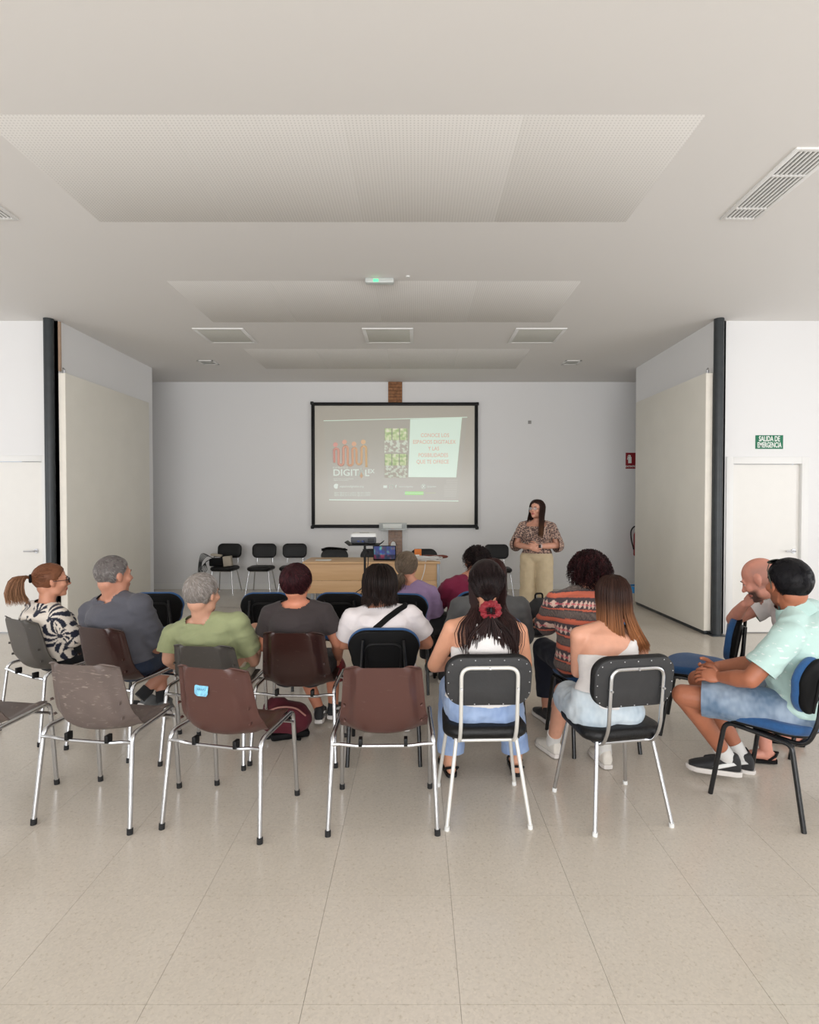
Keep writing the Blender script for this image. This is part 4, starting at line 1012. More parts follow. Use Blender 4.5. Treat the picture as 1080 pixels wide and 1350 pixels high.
        for s in (-1, 1):
            S, E_, W_ = AR[s]; sl = top.get('sleeve', .75)
            if sl is None: continue
            if isinstance(sl, dict): slv = sl.get(s)
            else: slv = sl
            if slv is None: continue
            g.ell(S, .051*(ra/.046)+e); nb = sp(.985); g.cap(nb+(S-nb)*top.get('open', .12), S, .050*trap+e*.9, .050+e)
            sf = top.get('sf', 0.0)
            if slv <= 1: P = S+(E_-S)*slv; g.cap(S, P, ra*1.08+e+.004, ra*.92+e+.008+sf, True, False); planes.append((P, (E_-S), ra*2.2))
            else:
                P = E_+(W_-E_)*(slv-1); g.cap(S, E_, ra*1.08+e+.004, ra*.92+e+.004+sf); g.cap(E_, P, ra*.88+e+.004+sf, rf+e+.004+sf*.6, True, False); planes.append((P, (W_-E_), ra*2.2))
        gm = remesh(g, top.get('vox', max(vox, .0085)), 12); info['shirt'] = gm; folds(gm, top.get('fold', .005), seed); cut(gm, planes)
        finish(gm, top.get('name', 'shirt'), top['mat'], root, top.get('col'), solid=.003)
    if bottom:
        e = bottom.get('e', .010); g = MB(); wt_ = bottom.get('waist', .12)
        tt = [x for x in st if x[0] < wt_]; rr_ = [ring(t, x, y, e) for t, x, y in tt]+[ring(wt_, hp*.98, hd*.99, e)]; g.loft(rr_, 28); planes = []
        for s in (-1, 1):
            H, K, A = LG[s]; ln = bottom.get('len', .8); g.ell(pel+lat0*s*.075-fwd*.03-V((0, 0, .015)), (.095*hp/.165+e, .10+e, .085+e))
            wl_ = bottom.get('wide', .012)
            if ln <= 1: P = H+(K-H)*ln; g.cap(H, P, rt+e, (rt+(rk-rt)*ln)+e+wl_, True, False); planes.append((P, (K-H), .14))
            else:
                P = K+(A-K)*(ln-1); g.cap(H, K, rt+e, rk+e+wl_*.5); g.cap(K, P, rk+e+wl_*.6, ran+e+wl_+.004, True, False); planes.append((P, (A-K), .14))
        gm = remesh(g, bottom.get('vox', max(vox, .010)), 5); folds(gm, bottom.get('fold', .004), seed+3, (12, 12, 12)); cut(gm, planes)
        finish(gm, bottom.get('name', 'trousers'), bottom['mat'], root, bottom.get('col'), solid=.003)
    if shoes:
        for s in (-1, 1):
            H, K, A = LG[s]; A0 = V(A); d = shoes.get(s); d = LD(d) if d is not None else V((s*.12, 1, 0)); pit = shoes.get('pitch', 0)
            d = V((d.x, d.y, 0)).normalized(); sd = V((d.y, -d.x, 0)); z0 = A.z-shoes.get('h', .085); k = shoes.get('k', 1.0)
            Mx = Matrix.Translation((A.x, A.y, z0)) @ Matrix((sd, d, V((0, 0, 1)))).transposed().to_4x4() @ Matrix.Rotation(R(pit), 4, 'X') @ Matrix.Scale(k, 4)
            kind = shoes.get('kind', 'sneaker')
            if kind in ('sneaker', 'bigsneaker'):
                u = MB(); u.loft([((0, -.062, .05), (.022, 0, 0), (0, 0, .028)), ((0, -.055, .055), (.031, 0, 0), (0, 0, .042)), ((0, -.02, .058), (.037, 0, 0), (0, 0, .052)), ((0, .03, .052), (.038, 0, 0), (0, 0, .046)), ((0, .09, .040), (.044, 0, 0), (0, 0, .032)), ((0, .15, .032), (.042, 0, 0), (0, 0, .022)), ((0, .188, .028), (.024, 0, 0), (0, 0, .013))], 20, p=2.4)
                u.loft([((0, -.012, .05), (.036, 0, 0), (0, .045, 0)), ((0, -.008, .10), (.037, 0, 0), (0, .046, 0)), ((0, -.006, .112), (.034, 0, 0), (0, .042, 0))], 20)
                um = remesh(u, .006, 4); um.v = np.array([tuple(Mx @ V(p)) for p in um.v]); sh = finish(um, 'shoe', shoes['mat'], root)
                q = MB(); th = shoes.get('sole', .026)
                out = [(-.070, .0), (-.064, .026), (-.04, .037), (0, .038), (.05, .041), (.10, .048), (.15, .047), (.185, .030), (.20, 0)]
                ol = [(x, y) for y, x in out]+[(-x, y) for y, x in out[-2:0:-1]]; n_ = len(ol)
                vv = [Mx @ V((x*.97, y, 0)) for x, y in ol]+[Mx @ V((x*1.06, y*1.02, th*.5)) for x, y in ol]+[Mx @ V((x, y, th)) for x, y in ol]
                ff = [tuple(range(n_-1, -1, -1)), tuple(range(2*n_, 3*n_))]+[(a*n_+i, a*n_+(i+1) % n_, (a+1)*n_+(i+1) % n_, (a+1)*n_+i) for a in (0, 1) for i in range(n_)]
                q.add(vv, ff); q.build('sole', shoes['solemat'], sh)
                if shoes.get('laces'):
                    lc = MB()
                    for i in range(4): lc.tube([Mx @ V((-.02, .035+.022*i, .098-.014*i)), Mx @ V((0, .035+.022*i, .106-.015*i)), Mx @ V((.02, .04+.022*i, .096-.014*i))], .0032, 6)
                    lc.build('laces', shoes['laces'], sh)
                if shoes.get('stripe'):
                    lc = MB()
                    for sx in (-1, 1): lc.loft([(Mx @ V((sx*.036, -.03, .07)), Mx.to_3x3() @ V((0, .008, .006)), Mx.to_3x3() @ V((sx*.005, 0, 0))), (Mx @ V((sx*.040, .02, .055)), Mx.to_3x3() @ V((0, .010, .008)), Mx.to_3x3() @ V((sx*.005, 0, 0))), (Mx @ V((sx*.043, .07, .036)), Mx.to_3x3() @ V((0, .006, .008)), Mx.to_3x3() @ V((sx*.005, 0, 0)))], 10)
                    lc.build('stripe', shoes['stripe'], sh)
                if shoes.get('sock'):
                    d2 = (K-A).normalized(); MB().tube([A-d2*(.02 if not pit else .05), A+d2*.03, A+d2*shoes.get('sockh', .06)], [ran+.007, ran+.008, ran+.010], 20).build('sock', shoes['sock'], root)
            else:   # sandal / court shoe: a bare foot on a thin sole
                f = MB(); f.loft([((0, -.055, .035), (.018, 0, 0), (0, 0, .022)), ((0, -.035, .04), (.028, 0, 0), (0, 0, .034)), ((0, .02, .045), (.031, 0, 0), (0, 0, .034)), ((0, .08, .036), (.037, 0, 0), (0, 0, .022)), ((0, .13, .028), (.040, 0, 0), (0, 0, .014)), ((0, .165, .026), (.034, 0, 0), (0, 0, .010))], 18)
                f.cap((0, -.008, .04), (0, -.004, .09), .034, .034)
                for i in range(5): f.cap(((.028-.014*i), .15, .024), ((.030-.015*i), .182-.006*i, .022), .0095-.0006*i, .008-.0006*i)
                fm = remesh(f, .005, 3); fm.v = np.array([tuple(Mx @ V(p)) for p in fm.v]); ft = finish(fm, 'foot', M['skin'], root, lambda co: np.tile(np.array(list(sk)+[1]), (len(co), 1)))
                q = MB(); out = [(-.066, .0), (-.06, .024), (-.04, .032), (0, .034), (.05, .037), (.10, .045), (.15, .045), (.185, .030), (.198, 0)]
                ol = [(x, y) for y, x in out]+[(-x, y) for y, x in out[-2:0:-1]]; n_ = len(ol)
                hz = lambda y: shoes.get('heel', 0)*max(0, (.06-y))/.12
                vv = [Mx @ V((x, y, 0)) for x, y in ol]+[Mx @ V((x, y, .018)) for x, y in ol]
                q.add(vv, [tuple(range(n_-1, -1, -1)), tuple(range(n_, 2*n_))]+[(i, (i+1) % n_, n_+(i+1) % n_, n_+i) for i in range(n_)])
                so2 = q.build('sandal', shoes['mat'], root)
                st2 = MB(); st3 = MB()
                st2.tube([Mx @ V(p) for p in ((-.042, .10, .02), (-.03, .10, .055), (.03, .10, .055), (.042, .10, .02))], .009, 8)
                st3.tube([Mx @ V(p) for p in ((-.030, -.01, .02), (-.036, -.045, .05), (0, -.068, .062), (.036, -.045, .05), (.030, -.01, .02))], .007, 8)
                st2.build('strap', shoes['mat'], so2); st3.build('strap', shoes['mat'], so2)
    return info

# --- hair
def strand(mb, pts, r0, r1, c0, c1=None, n=3, k=8):
    P = crom(pts, k); T, U = frames(P); o = len(mb.v)
    for i in range(k):
        t = i/(k-1); r = r0+(r1-r0)*t if t < .999 else r1*.3
        B = T[i].cross(U[i]); cc = c0 if c1 is None else tuple(c0[q]*(1-t)+c1[q]*t for q in range(4))
        for j in range(n):
            a = 2*math.pi*j/n; p = P[i]+U[i]*(math.cos(a)*r)+B*(math.sin(a)*r); mb.v.append((p.x, p.y, p.z)); mb.c.append(cc)
    for i in range(k-1):
        for j in range(n): j2 = (j+1) % n; mb.f.append((o+i*n+j, o+i*n+j2, o+(i+1)*n+j2, o+(i+1)*n+j))
def HL(y, kind='short'):
    if kind == 'long': pts = [(-1, -.085), (-.5, -.08), (-.2, -.045), (.1, -.005), (.35, .02), (.6, .055), (.85, .085), (1, .09)]
    else: pts = [(-1, -.075), (-.45, -.07), (-.25, -.035), (-.1, -.0), (.15, -.0), (.28, .02), (.5, .055), (.8, .078), (1, .088)]
    t = y/.096
    for (a, b), (c, d) in zip(pts, pts[1:]):
        if t <= c: return b+(d-b)*max(0, (t-a))/(c-a)
    return pts[-1][1]
def sc_(d, inf): d = V(d).normalized(); return V((EC.x+d.x*(ER.x+inf), EC.y+d.y*(ER.y+inf), EC.z+d.z*(ER.z+inf)))
def jit(c, v, rnd): f = 1+rnd.uniform(-v, v); return (c[0]*f, c[1]*f, c[2]*f, 1)
def cap_mesh(mb, inf, c, kind='short', bump=.0, seed=0, rnd=None, drop=0.0):
    nu, nv = 56, 34; idx = {}; o = len(mb.v)
    def val(i, j):
        th = math.pi*i/nv; ph = 2*math.pi*j/nu; return V((math.sin(th)*math.sin(ph), math.sin(th)*math.cos(ph), math.cos(th)))
    ok = {}
    for i in range(nv+1):
        for j in range(nu):
            d = val(i, j); p = sc_(d, 0); h = p.z-HL(p.y, kind)+drop; e = max(0, min(1, h/.03))
            q = sc_(d, inf*e+.001+bump*noise.noise(V((d.x*5+seed, d.y*5, d.z*5)))*e)
            mb.v.append(tuple(q)); cf = 1+.25*noise.noise(V((d.x*14+seed, d.y*14, d.z*3))); mb.c.append((c[0]*cf, c[1]*cf, c[2]*cf, 1)); ok[(i, j)] = h > -.004
    for i in range(nv):
        for j in range(nu):
            j2 = (j+1) % nu
            if ok[(i, j)] and ok[(i+1, j)] and ok[(i, j2)] and ok[(i+1, j2)]: mb.f.append((o+i*nu+j, o+i*nu+j2, o+(i+1)*nu+j2, o+(i+1)*nu+j))
def rdir(rnd):
    while 1:
        d = V((rnd.uniform(-1, 1), rnd.uniform(-1, 1), rnd.uniform(-1, 1)))
        if .1 < d.length < 1: return d.normalized()
def hair_build(mb, info, name='hair', fix=False):
    Mh = info['Mh']; a = np.array(mb.v); a = np.hstack([a, np.ones((len(a), 1))]) @ np.array(Mh).T; mb.v = a[:, :3].tolist()
    me = bpy.data.meshes.new(name); me.from_pydata(mb.v, [], mb.f); me.update()
    at = me.color_attributes.new('Col', 'FLOAT_COLOR', 'POINT'); at.data.foreach_set('color', np.array(mb.c, dtype=np.float32).ravel())
    me.polygons.foreach_set('use_smooth', [True]*len(me.polygons)); me.materials.append(M['hair'])
    o = bpy.data.objects.new(name, me); C.objects.link(o); o.parent = info['root']; return o
def hair_short(info, c, n=1600, length=.035, inf=.012, lift=.008, r=.0012, seed=1, crown=(0, -.6, .8), c2=None, mix=None, kind='short', wild=.15, var=.35, k=4):
    rnd = random.Random(seed); mb = MB(); c = col(*c); c2_ = col(*c2) if c2 else None
    cap_mesh(mb, inf, c, kind, .003, seed); cr = V(crown).normalized(); cnt = 0
    while cnt < n:
        d = rdir(rnd); p = sc_(d, 0)
        if p.z < HL(p.y, kind)+.004: continue
        cnt += 1; f = (d-cr); f = (f-d*f.dot(d)); f = f.normalized() if f.length > .05 else d.orthogonal()
        f = (f+V((rnd.uniform(-1, 1), rnd.uniform(-1, 1), rnd.uniform(-1, 1)))*wild*2).normalized()
        e = max(.15, min(1, (p.z-HL(p.y, kind))/.03)); L_ = length*rnd.uniform(.7, 1.2)*(.5+.5*e)
        pts = []
        for q in range(4):
            t = q/3; dd = (d+f*(L_/.09*t)).normalized(); pts.append(sc_(dd, inf*e*.9+lift*e*t*(1-.5*t)*rnd.uniform(.8, 1.2)))
        cc = jit(c, var, rnd)
        if mix and rnd.random() < mix(d): cc = jit(c2_, var, rnd)
        strand(mb, pts, r, r*.5, cc, None, 3, k)
    return hair_build(mb, info)
def slerp(a, b, t):
    a, b = V(a).normalized(), V(b).normalized(); w = math.acos(max(-1, min(1, a.dot(b))))
    if w < 1e-4: return a
    return (a*math.sin((1-t)*w)+b*math.sin(t*w))/math.sin(w)
def hair_swept(info, c, tie, tail, n=500, nt=160, inf=.012, kind='long', r=.0018, rt=.0025, seed=1, c2=None, var=.35, extra=None, sm=.0):
    rnd = random.Random(seed); mb = MB(); cc_ = col(*c); c2 = col(*c2) if c2 else cc_; cap_mesh(mb, inf*.7, cc_, kind, .002, seed); T = V(tie); td = V(((T.x-EC.x)/ER.x, (T.y-EC.y)/ER.y, (T.z-EC.z)/ER.z)); k = 0
    while k < n:
        d = rdir(rnd); p = sc_(d, 0)
        if p.z < HL(p.y, kind) or p.z > HL(p.y, kind)+.09+.3*rnd.random(): continue
        k += 1; pts = [sc_(slerp(d, td, t), (inf*(.5+t*.8))*min(1, .3+t*2)+rnd.uniform(0, .003)) for t in (0, .25, .5, .75, .93)]+[T+V((rnd.uniform(-.01, .01), 0, rnd.uniform(-.012, .012)))]
        cc = jit(cc_, var, rnd); strand(mb, pts, r, r*.8, cc, None, 3, 8)
    for k in range(nt):
        q = tail(rnd); cc = jit(cc_, var, rnd); strand(mb, [T+V((rnd.uniform(-.01, .01), rnd.uniform(-.006, .006), rnd.uniform(-.008, .008)))]+q, rt, rt*.35, cc, jit(c2, var, rnd), 3, 10)
    if extra:
        for q in extra(rnd): strand(mb, q, rt*.9, rt*.3, jit(cc_, var, rnd), jit(c2, var, rnd), 3, 9)
    return hair_build(mb, info)
def hair_down(info, c, zb, n=420, inf=.018, openf=60, spread=1.05, back=-.02, kind='long', r=.003, seed=1, c2=None, wave=.0, part=0.0, var=.3, ybias=0.0, xs=lambda phi, t: 0.0, follow=None, c1z=None, capinf=None):
    rnd = random.Random(seed); mb = MB(); cc_ = col(*c); c2 = col(*c2) if c2 else cc_; cap_mesh(mb, capinf if capinf is not None else inf*.8, cc_, kind, .003, seed)
    for k in range(n):
        phi = R(rnd.uniform(openf, 360-openf)); s, co = math.sin(phi), math.cos(phi); f = inf*rnd.uniform(.45, 1.15)
        e = zb(phi, rnd) if callable(zb) else zb*rnd.uniform(.9, 1.05)
        ps = [sc_((.05*s+part, .25*co+.15, 1), f*.7), sc_((.55*s+part*.4, .6*co+.1, .85), f), sc_((.9*s, .9*co, .45), f), sc_((s, co, -.05), f)]
        p = ps[-1]; m = 5
        for q in range(1, m+1):
            t = q/m; z = -.02+(e+.02)*t
            w = wave*math.sin(phi*9+t*9+rnd.random()*.6)
            x = p.x*(.93+(spread-.93)*t)+w+xs(phi, t); y = p.y*(.93)+back*t+ybias+w*.5
            if follow: x, y = follow(phi, t, x, y, z)
            ps.append(V((x, y, z)))
        if c1z is not None:
            a = jit(cc_, var, rnd); b = jit(c2, var, rnd); strand2(mb, ps, r, r*.35, a, b, c1z)
        else: strand(mb, ps, r, r*.35, jit(cc_, var, rnd), jit(c2, var, rnd), 3, 12)
    return hair_build(mb, info)
def strand2(mb, ps, r0, r1, a, b, zz):
    o = len(mb.v); strand(mb, ps, r0, r1, a, None, 3, 13)
    for i in range(o, len(mb.v)):
        z = mb.v[i][2]; t = max(0, min(1, (zz[0]-z)/(zz[0]-zz[1]))); t = t*t*(3-2*t); mb.c[i] = tuple(a[q]*(1-t)+b[q]*t for q in range(4))
def hair_curly(info, c, inf=.05, n=520, seed=1, c2=None, rad=.008, low=-.09, side=1.0, r=.0024, kind='long', mixp=.3):
    rnd = random.Random(seed); mb = MB(); cc_ = col(*c); c2 = col(*c2) if c2 else cc_; cap_mesh(mb, inf*.5, cc_, kind, .012, seed, drop=.01); k = 0
    while k < n:
        d = rdir(rnd); p = sc_(d, 0)
        if p.z < HL(p.y, kind)-.02: continue
        k += 1; q = sc_(d, inf*rnd.uniform(.75, 1.1)); q.x *= side; dn = V((d.x*.3, d.y*.3-.0, -1)).normalized(); a0 = rnd.random()*6.28; rr = rad*rnd.uniform(.6, 1.3); tw = rnd.uniform(2, 4)*rnd.choice((-1, 1)); L_ = rnd.uniform(.03, .06)
        st0 = sc_(d, inf*.45); ax = (q+dn*L_*.5-st0); ln = ax.length; ax.normalize(); u = ax.orthogonal().normalized(); w = ax.cross(u); pts = []
        for i in range(13):
            t = i/12; g = st0*(1-t)**2+q*2*t*(1-t)+(q+dn*L_)*t*t; pts.append(g+(u*math.cos(a0+tw*t*6.28)+w*math.sin(a0+tw*t*6.28))*rr*min(1, t*3))
        cc = jit(cc_ if rnd.random() > mixp else c2, .4, rnd); strand(mb, pts, r, r*.4, cc, None, 3, 13)
    return hair_build(mb, info)
def glasses(info, frame, lens, dz=0.0, dy=0.0, pitch=0, r=.0022, name='glasses', big=1.0, sc=1.0):
    Mh = info['Mh'] @ Matrix.Translation((0, dy, dz)) @ Matrix.Rotation(R(pitch), 4, 'X') @ Matrix.Scale(sc, 4); g = MB(); l = MB()
    for s in (-1, 1):
        ring = [Mh @ V((s*.033+.026*big*math.cos(a), .102-.10*(abs(s*.033+.026*math.cos(a))**2)*4, .0+.019*big*math.sin(a))) for a in [2*math.pi*q/20 for q in range(20)]]
        g.tube(ring, r, 6, closed=True)
        g.tube([Mh @ V(p) for p in ((s*.060*big, .092, .006), (s*.079, .06, .006), (s*.083, .0, .004), (s*.080, -.015, -.008))], r, 6)
        n = len(l.v); l.v += [tuple(p) for p in ring]+[tuple(p+(Mh.to_3x3() @ V((0, .0015, 0)))) for p in ring]; l.f += [tuple(range(n, n+20)), tuple(range(n+39, n+19, -1))]
    g.tube([Mh @ V(p) for p in ((-.009, .101, .004), (0, .103, .007), (.009, .101, .004))], r, 6)
    o = g.build(name, frame, info['root']); l.build('lens', lens, o); return o
dark_lens = mat('dark_lens', col(20, 22, 28), .08); clear_lens = mat('clear_lens', col(220, 228, 230), .05, alpha=.18)
black_frame = mat('frame_black', col(22, 22, 26), .3)

# --- shirt colour maps
def cmap(fn):
    def f(co): c = fn(co); return np.hstack([c, np.ones((len(c), 1))])
    return f
def L3(*c): return np.array(col(*c)[:3])
def leafprint(co):
    """cream blouse with fanned navy leaf strokes"""
    rnd = random.Random(21); out = np.tile(L3(222, 212, 200), (len(co), 1)); x = co[:, 0]+.5*co[:, 1]; z = co[:, 2]; navy = L3(24, 28, 48)
    wob = vnoise(co, (9, 9, 9), 4.0)*.012
    best = np.zeros(len(co))
    for k in range(34):
        cx, cz = rnd.uniform(-.35, .35), rnd.uniform(.4, 1.0); a0 = rnd.uniform(0, 6.28); rr = rnd.uniform(.06, .12); dx, dz = x-cx, z-cz; rad = np.hypot(dx, dz)+wob; an = (np.arctan2(dz, dx)-a0) % (2*math.pi)
        inside = (rad < rr) & (an < 2.6); s = np.sin((an+rad*9)*9.5)-.1+1.2*(rad/rr-.7)*(rad > .7*rr); m = inside & (s < .15) & (rad > .012); best = np.where(inside, m.astype(float), best)
        best = np.where(rad < .02, 1, best)
    return out*(1-best[:, None])+navy*best[:, None]
def stripes(co):
    z = co[:, 2]; x = co[:, 0]*.9; y = co[:, 1]; u = np.arctan2(x, -(y+.02))*.2; z = z+.012*vnoise(co, (5, 5, 5), 2.0)
    P = .165; ph = (z/P) % 1.0; out = np.zeros((len(co), 3)); char = L3(68, 58, 62); org = L3(206, 104, 78); cream = L3(214, 184, 168); taupe = L3(112, 98, 92); pink = L3(196, 96, 104)
    out[:] = char
    def band(a, b): return (ph >= a) & (ph < b)
    out[band(0, .10)] = org; out[band(.10, .14)] = char; out[band(.86, .92)] = char; out[band(.92, 1.0)] = org*.85
    m = band(.14, .40); out[m] = np.where((np.sin(u[m]*700) > 0)[:, None], taupe, taupe*.6)
    out[band(.40, .44)] = char; out[band(.44, .50)] = org
    m = band(.52, .84); v = np.abs((ph[m]-.68)/.16); q = np.abs(((u[m]/.030) % 1)-.5)*2; dia = v < q*.95+.02
    cc = np.where(dia[:, None], cream, char); cc = np.where((dia & (v < .22) & (q < .75))[:, None], pink, cc); out[m] = cc
    return out
def leopard(co):
    a = vnoise(co, (75, 75, 95), 3.0); b = vnoise(co, (38, 38, 60), 8.0); out = np.tile(L3(166, 134, 118), (len(co), 1)); out[a > .08] = L3(60, 50, 52); out[(a < -.25)] = L3(196, 168, 150); out[(b > .35)] = L3(98, 76, 72); return out
def flecks(base, fl, s=60, th=.42):
    def f(co): a = vnoise(co, (s*.35, s*.35, s*1.8), 5.0); out = np.tile(L3(*base), (len(co), 1)); out[a > th] = L3(*fl); return out
    return f
def denim(base, light):
    def f(co):
        a = vnoise(co, (7, 7, 7), 6.0); b = vnoise(co, (60, 60, 30), 1.0); t = np.clip(.5+a*.9+b*.35, 0, 1)[:, None]; return L3(*base)*(1-t)+L3(*light)*t
    return f
white_sole = mat('white_sole', col(214, 208, 202), .6); sock_white = fabric('white_sock', col(214, 212, 208)); black_sock = fabric('black_sock', col(28, 28, 30))
black_shoe = fabric('black_shoe', col(30, 30, 32), .7); canvas = fabric('white_canvas', col(216, 210, 200), .8); grey_shoe = fabric('grey_shoe', col(96, 98, 98), .8)
cream_lace = mat('cream_lace', col(222, 218, 208), .8); black_trouser = fabric('black_trousers', col(20, 20, 24)); navy_denim = fabric('navy_denim', col(40, 52, 74))
SN = lambda **k: dict(dict(kind='sneaker', mat=black_shoe, solemat=white_sole, h=.085), **k)
GP = 'people seated in the audience'

# 1 woman with ponytail and sunglasses
p = person('woman with auburn ponytail, sunglasses and navy and cream leaf print blouse', (-2.57, 4.02), -30, (0, -.01, .53), W(60, 799, 3.96), W(67, 766, 3.98), hyaw=-20, fem=True, hs=1.0, skin=(206, 146, 118), sw=.175, hp=.185, wa=.165, ch=.17, cdp=.135, belly=.04, bust=1.1, back=.03,
    top=dict(mat=M['cloth_vc'], col=cmap(leafprint), name='blouse', sleeve=1.2, hem=-.04, vox=.0065, sf=.008, e=.016, fold=.004), bottom=dict(mat=black_trouser, len=1.8), shoes=SN(), vox=.0085, eyes=True, seed=1.0, group=GP)
def tail1(r):
    a, b, e = r.uniform(-1.6, 1.6), r.uniform(-1.6, 1.6), r.random(); return [V((a*.012, -.155+b*.008, .035+.012*e)), V((a*.034, -.20+b*.024, -.0+.03*e)), V((a*.040, -.215+b*.034, -.06)), V((a*.042, -.195+b*.042, -.115-.035*e))]
hair_swept(p, (118, 76, 54), (0, -.118, .025), tail1, 900, 420, .010, seed=2, c2=(150, 112, 84), rt=.003)
tb = MB(); tb.tube([p['Mh'] @ V((.020*math.cos(a), -.125, .026+.022*math.sin(a))) for a in [6.283*q/16 for q in range(16)]], .009, 8, closed=True); tb.build('hair_tie', M['matte_black'], p['root'])
glasses(p, black_frame, dark_lens)

# 2 man in charcoal t-shirt
def greyhair(d): return .35 if d.z < .5 else .15
def bald_spot(c, x, y, z): return c
p = person('man with short grey hair in charcoal t-shirt and navy shorts', (-1.93, 3.77), -20, (0, -.0, .53), W(149, 789, 3.77), W(149, 759, 3.75), hyaw=-14, hs=1.1, skin=(190, 134, 110), sw=.225, hp=.185, wa=.175, wd=.14, ch=.195, cdp=.14, ra=.055, rf=.04, neckr=.064, back=.012, belly=.07, trap=1.35, shoulder_drop=.012,
    armR=(W(203, 855, 3.86), W(190, 872, 4.1)), armL=((-.28, .02, .64), (-.1, .25, .62)), legs={1: (W(234, 868, 4.2), W(189, 914, 4.02)), -1: ((-.12, .40, .50), (-.02, .33, .20))},
    top=dict(mat=fabric('charcoal_cotton', col(80, 80, 88)), sleeve=.88, sf=.014, fold=.008, e=.018, nr=.088), bottom=dict(mat=navy_denim, len=.85, name='shorts', wide=.02), shoes=SN(mat=grey_shoe, pitch=-38, sock=black_sock, sockh=.03, h=.13), vox=.0085, seed=2.0, eyes=True, group=GP)
hair_short(p, (98, 92, 90), 3000, .018, .004, .003, .0011, 4, c2=(165, 160, 156), mix=lambda d: .6 if (d.z < .2 or d.y > .4) else .25, var=.2)
# 3 man in olive t-shirt
p = person('man with silver hair in olive green t-shirt and beige shorts', (-1.265, 3.62), -6, (0, .06, .50), W(266, 821, 3.57), W(266, 784, 3.56), hyaw=-17, hs=1.10, skin=(200, 150, 125), sw=.235, hp=.175, wa=.16, wd=.12, ch=.185, cdp=.12, ra=.05, rf=.038, neckr=.06, back=.01, trap=1.3,
    armL=(W(221, 870, 3.60), W(234, 880, 3.84)), armR=(W(333, 872, 3.68), W(338, 852, 3.92)), legs={1: (W(336, 832, 3.98), V((-.95, 4.42, .36))), -1: ((-.14, .40, .50), (-.1, .46, .09))},
    top=dict(mat=fabric('olive_cotton', col(146, 152, 112)), sleeve=.72, sf=.014, fold=.008, e=.016, nr=.085), bottom=dict(mat=fabric('beige_cotton', col(196, 184, 164)), len=.9, name='shorts', wide=.02), shoes=SN(sock=black_sock), vox=.0085, seed=3.0, eyes=True, group=GP)
hair_short(p, (140, 132, 126), 3200, .03, .008, .006, .0013, 5, c2=(186, 180, 176), mix=lambda d: .75 if d.y > .2 else .2, var=.16)
# 4 woman in dark brown tee
p = person('woman with short burgundy hair in a dark brown t-shirt, bare legs', (-.745, 3.64), -3, (0, -.005, .53), W(392, 797, 3.63), W(391, 770, 3.62), hyaw=-18, hs=.98, fem=True, skin=(204, 136, 108), sw=.185, hp=.175, wa=.15, ch=.165, ra=.045, rf=.036, back=.03,
    armL=((-.25, .03, .66), (-.12, .24, .62)), armR=(W(444, 848, 3.66), W(446, 868, 3.86)), handR=dict(d=(0, .3, -1), n=(-1, 0, 0), curl=.9), legs={-1: (V((-.84, 4.03, .49)), V((-.70, 4.08, .10))), 1: (V((-.60, 4.06, .49)), V((-.61, 4.16, .10)))},
    top=dict(mat=fabric('umber_cotton', col(54, 46, 46)), sleeve=.62, sf=.01, fold=.006, e=.014, nr=.085), bottom=dict(mat=fabric('dark_shorts', col(34, 32, 36)), len=.8, name='shorts'), shoes=SN(h=.08, stripe=M['white'], **{'mat': black_shoe}), vox=.008, seed=4.0, eyes=True, group=GP)
hair_short(p, (44, 20, 24), 3200, .05, .017, .014, .0018, 6, c2=(74, 34, 38), mix=lambda d: .3, kind='short', wild=.3)
# 5 woman in white tee with strap
p = person('woman with dark bob in a white t-shirt with black crossbody strap', (-.20, 3.62), 1, (0, -.03, .53), W(503, 803, 3.62), W(501, 773, 3.64), hs=1.0, fem=True, skin=(200, 138, 110), sw=.195, hp=.18, wa=.17, ch=.18, cdp=.13, ra=.05, rf=.038, back=.02, belly=.03, bust=1.1,
    armL=((-.27, .06, .68), (-.1, .28, .62)), armR=((.27, .06, .68), (.1, .28, .62)),
    top=dict(mat=fabric('white_cotton', col(222, 214, 214)), sleeve=.72, sf=.014, fold=.007, e=.016, nr=.082), bottom=dict(mat=fabric('sand_cotton', col(190, 178, 160)), len=1.7), shoes=SN(), vox=.008, seed=5.0, eyes=True, group=GP)
hair_down(p, (28, 21, 19), lambda f, r: -.115*r.uniform(.75, 1.1), 620, .034, 48, 1.02, -.004, seed=7, wave=.005, r=.0035, c2=(44, 32, 28), var=.5)
from mathutils.bvhtree import BVHTree
bv = BVHTree.FromPolygons([tuple(map(float, q)) for q in p['shirt'].v], [tuple(q) for q in p['shirt'].f])
pt = []; nn_ = []
for k in range(64):
    an = 2*math.pi*k/64; t = .80+.27*math.sin(an); t = max(.0, min(1.06, t)); ce = p['sp'](min(t, .86)); lt_, fw_ = p['lat'](.5), p['fw'](.5)
    dr = (lt_*math.sin(an)*(1 if t < .86 else .85)-fw_*math.cos(an)+(p['sp'](1)-p['sp'](.8)).normalized()*(max(0, t-.86)*1.8)).normalized()
    h = bv.ray_cast(ce+dr*.6, -dr); q = h[0] if h[0] is not None else ce+dr*.16
    pt.append(q+dr*.002)
for _ in range(3): pt = [(pt[i-1]+pt[i]*2+pt[(i+1) % 64])/4 for i in range(64)]
T_, U_ = frames(pt, True); mbs = MB(); wv = .019; c0 = p['sp'](.5)
for i in range(64):
    ou = (pt[i]-c0); ou = (ou-T_[i]*ou.dot(T_[i])).normalized(); sd = T_[i].cross(ou).normalized(); b0 = pt[i]+ou*.002
    mbs.v += [tuple(b0+sd*wv), tuple(b0+sd*wv+ou*.005), tuple(b0-sd*wv+ou*.005), tuple(b0-sd*wv)]
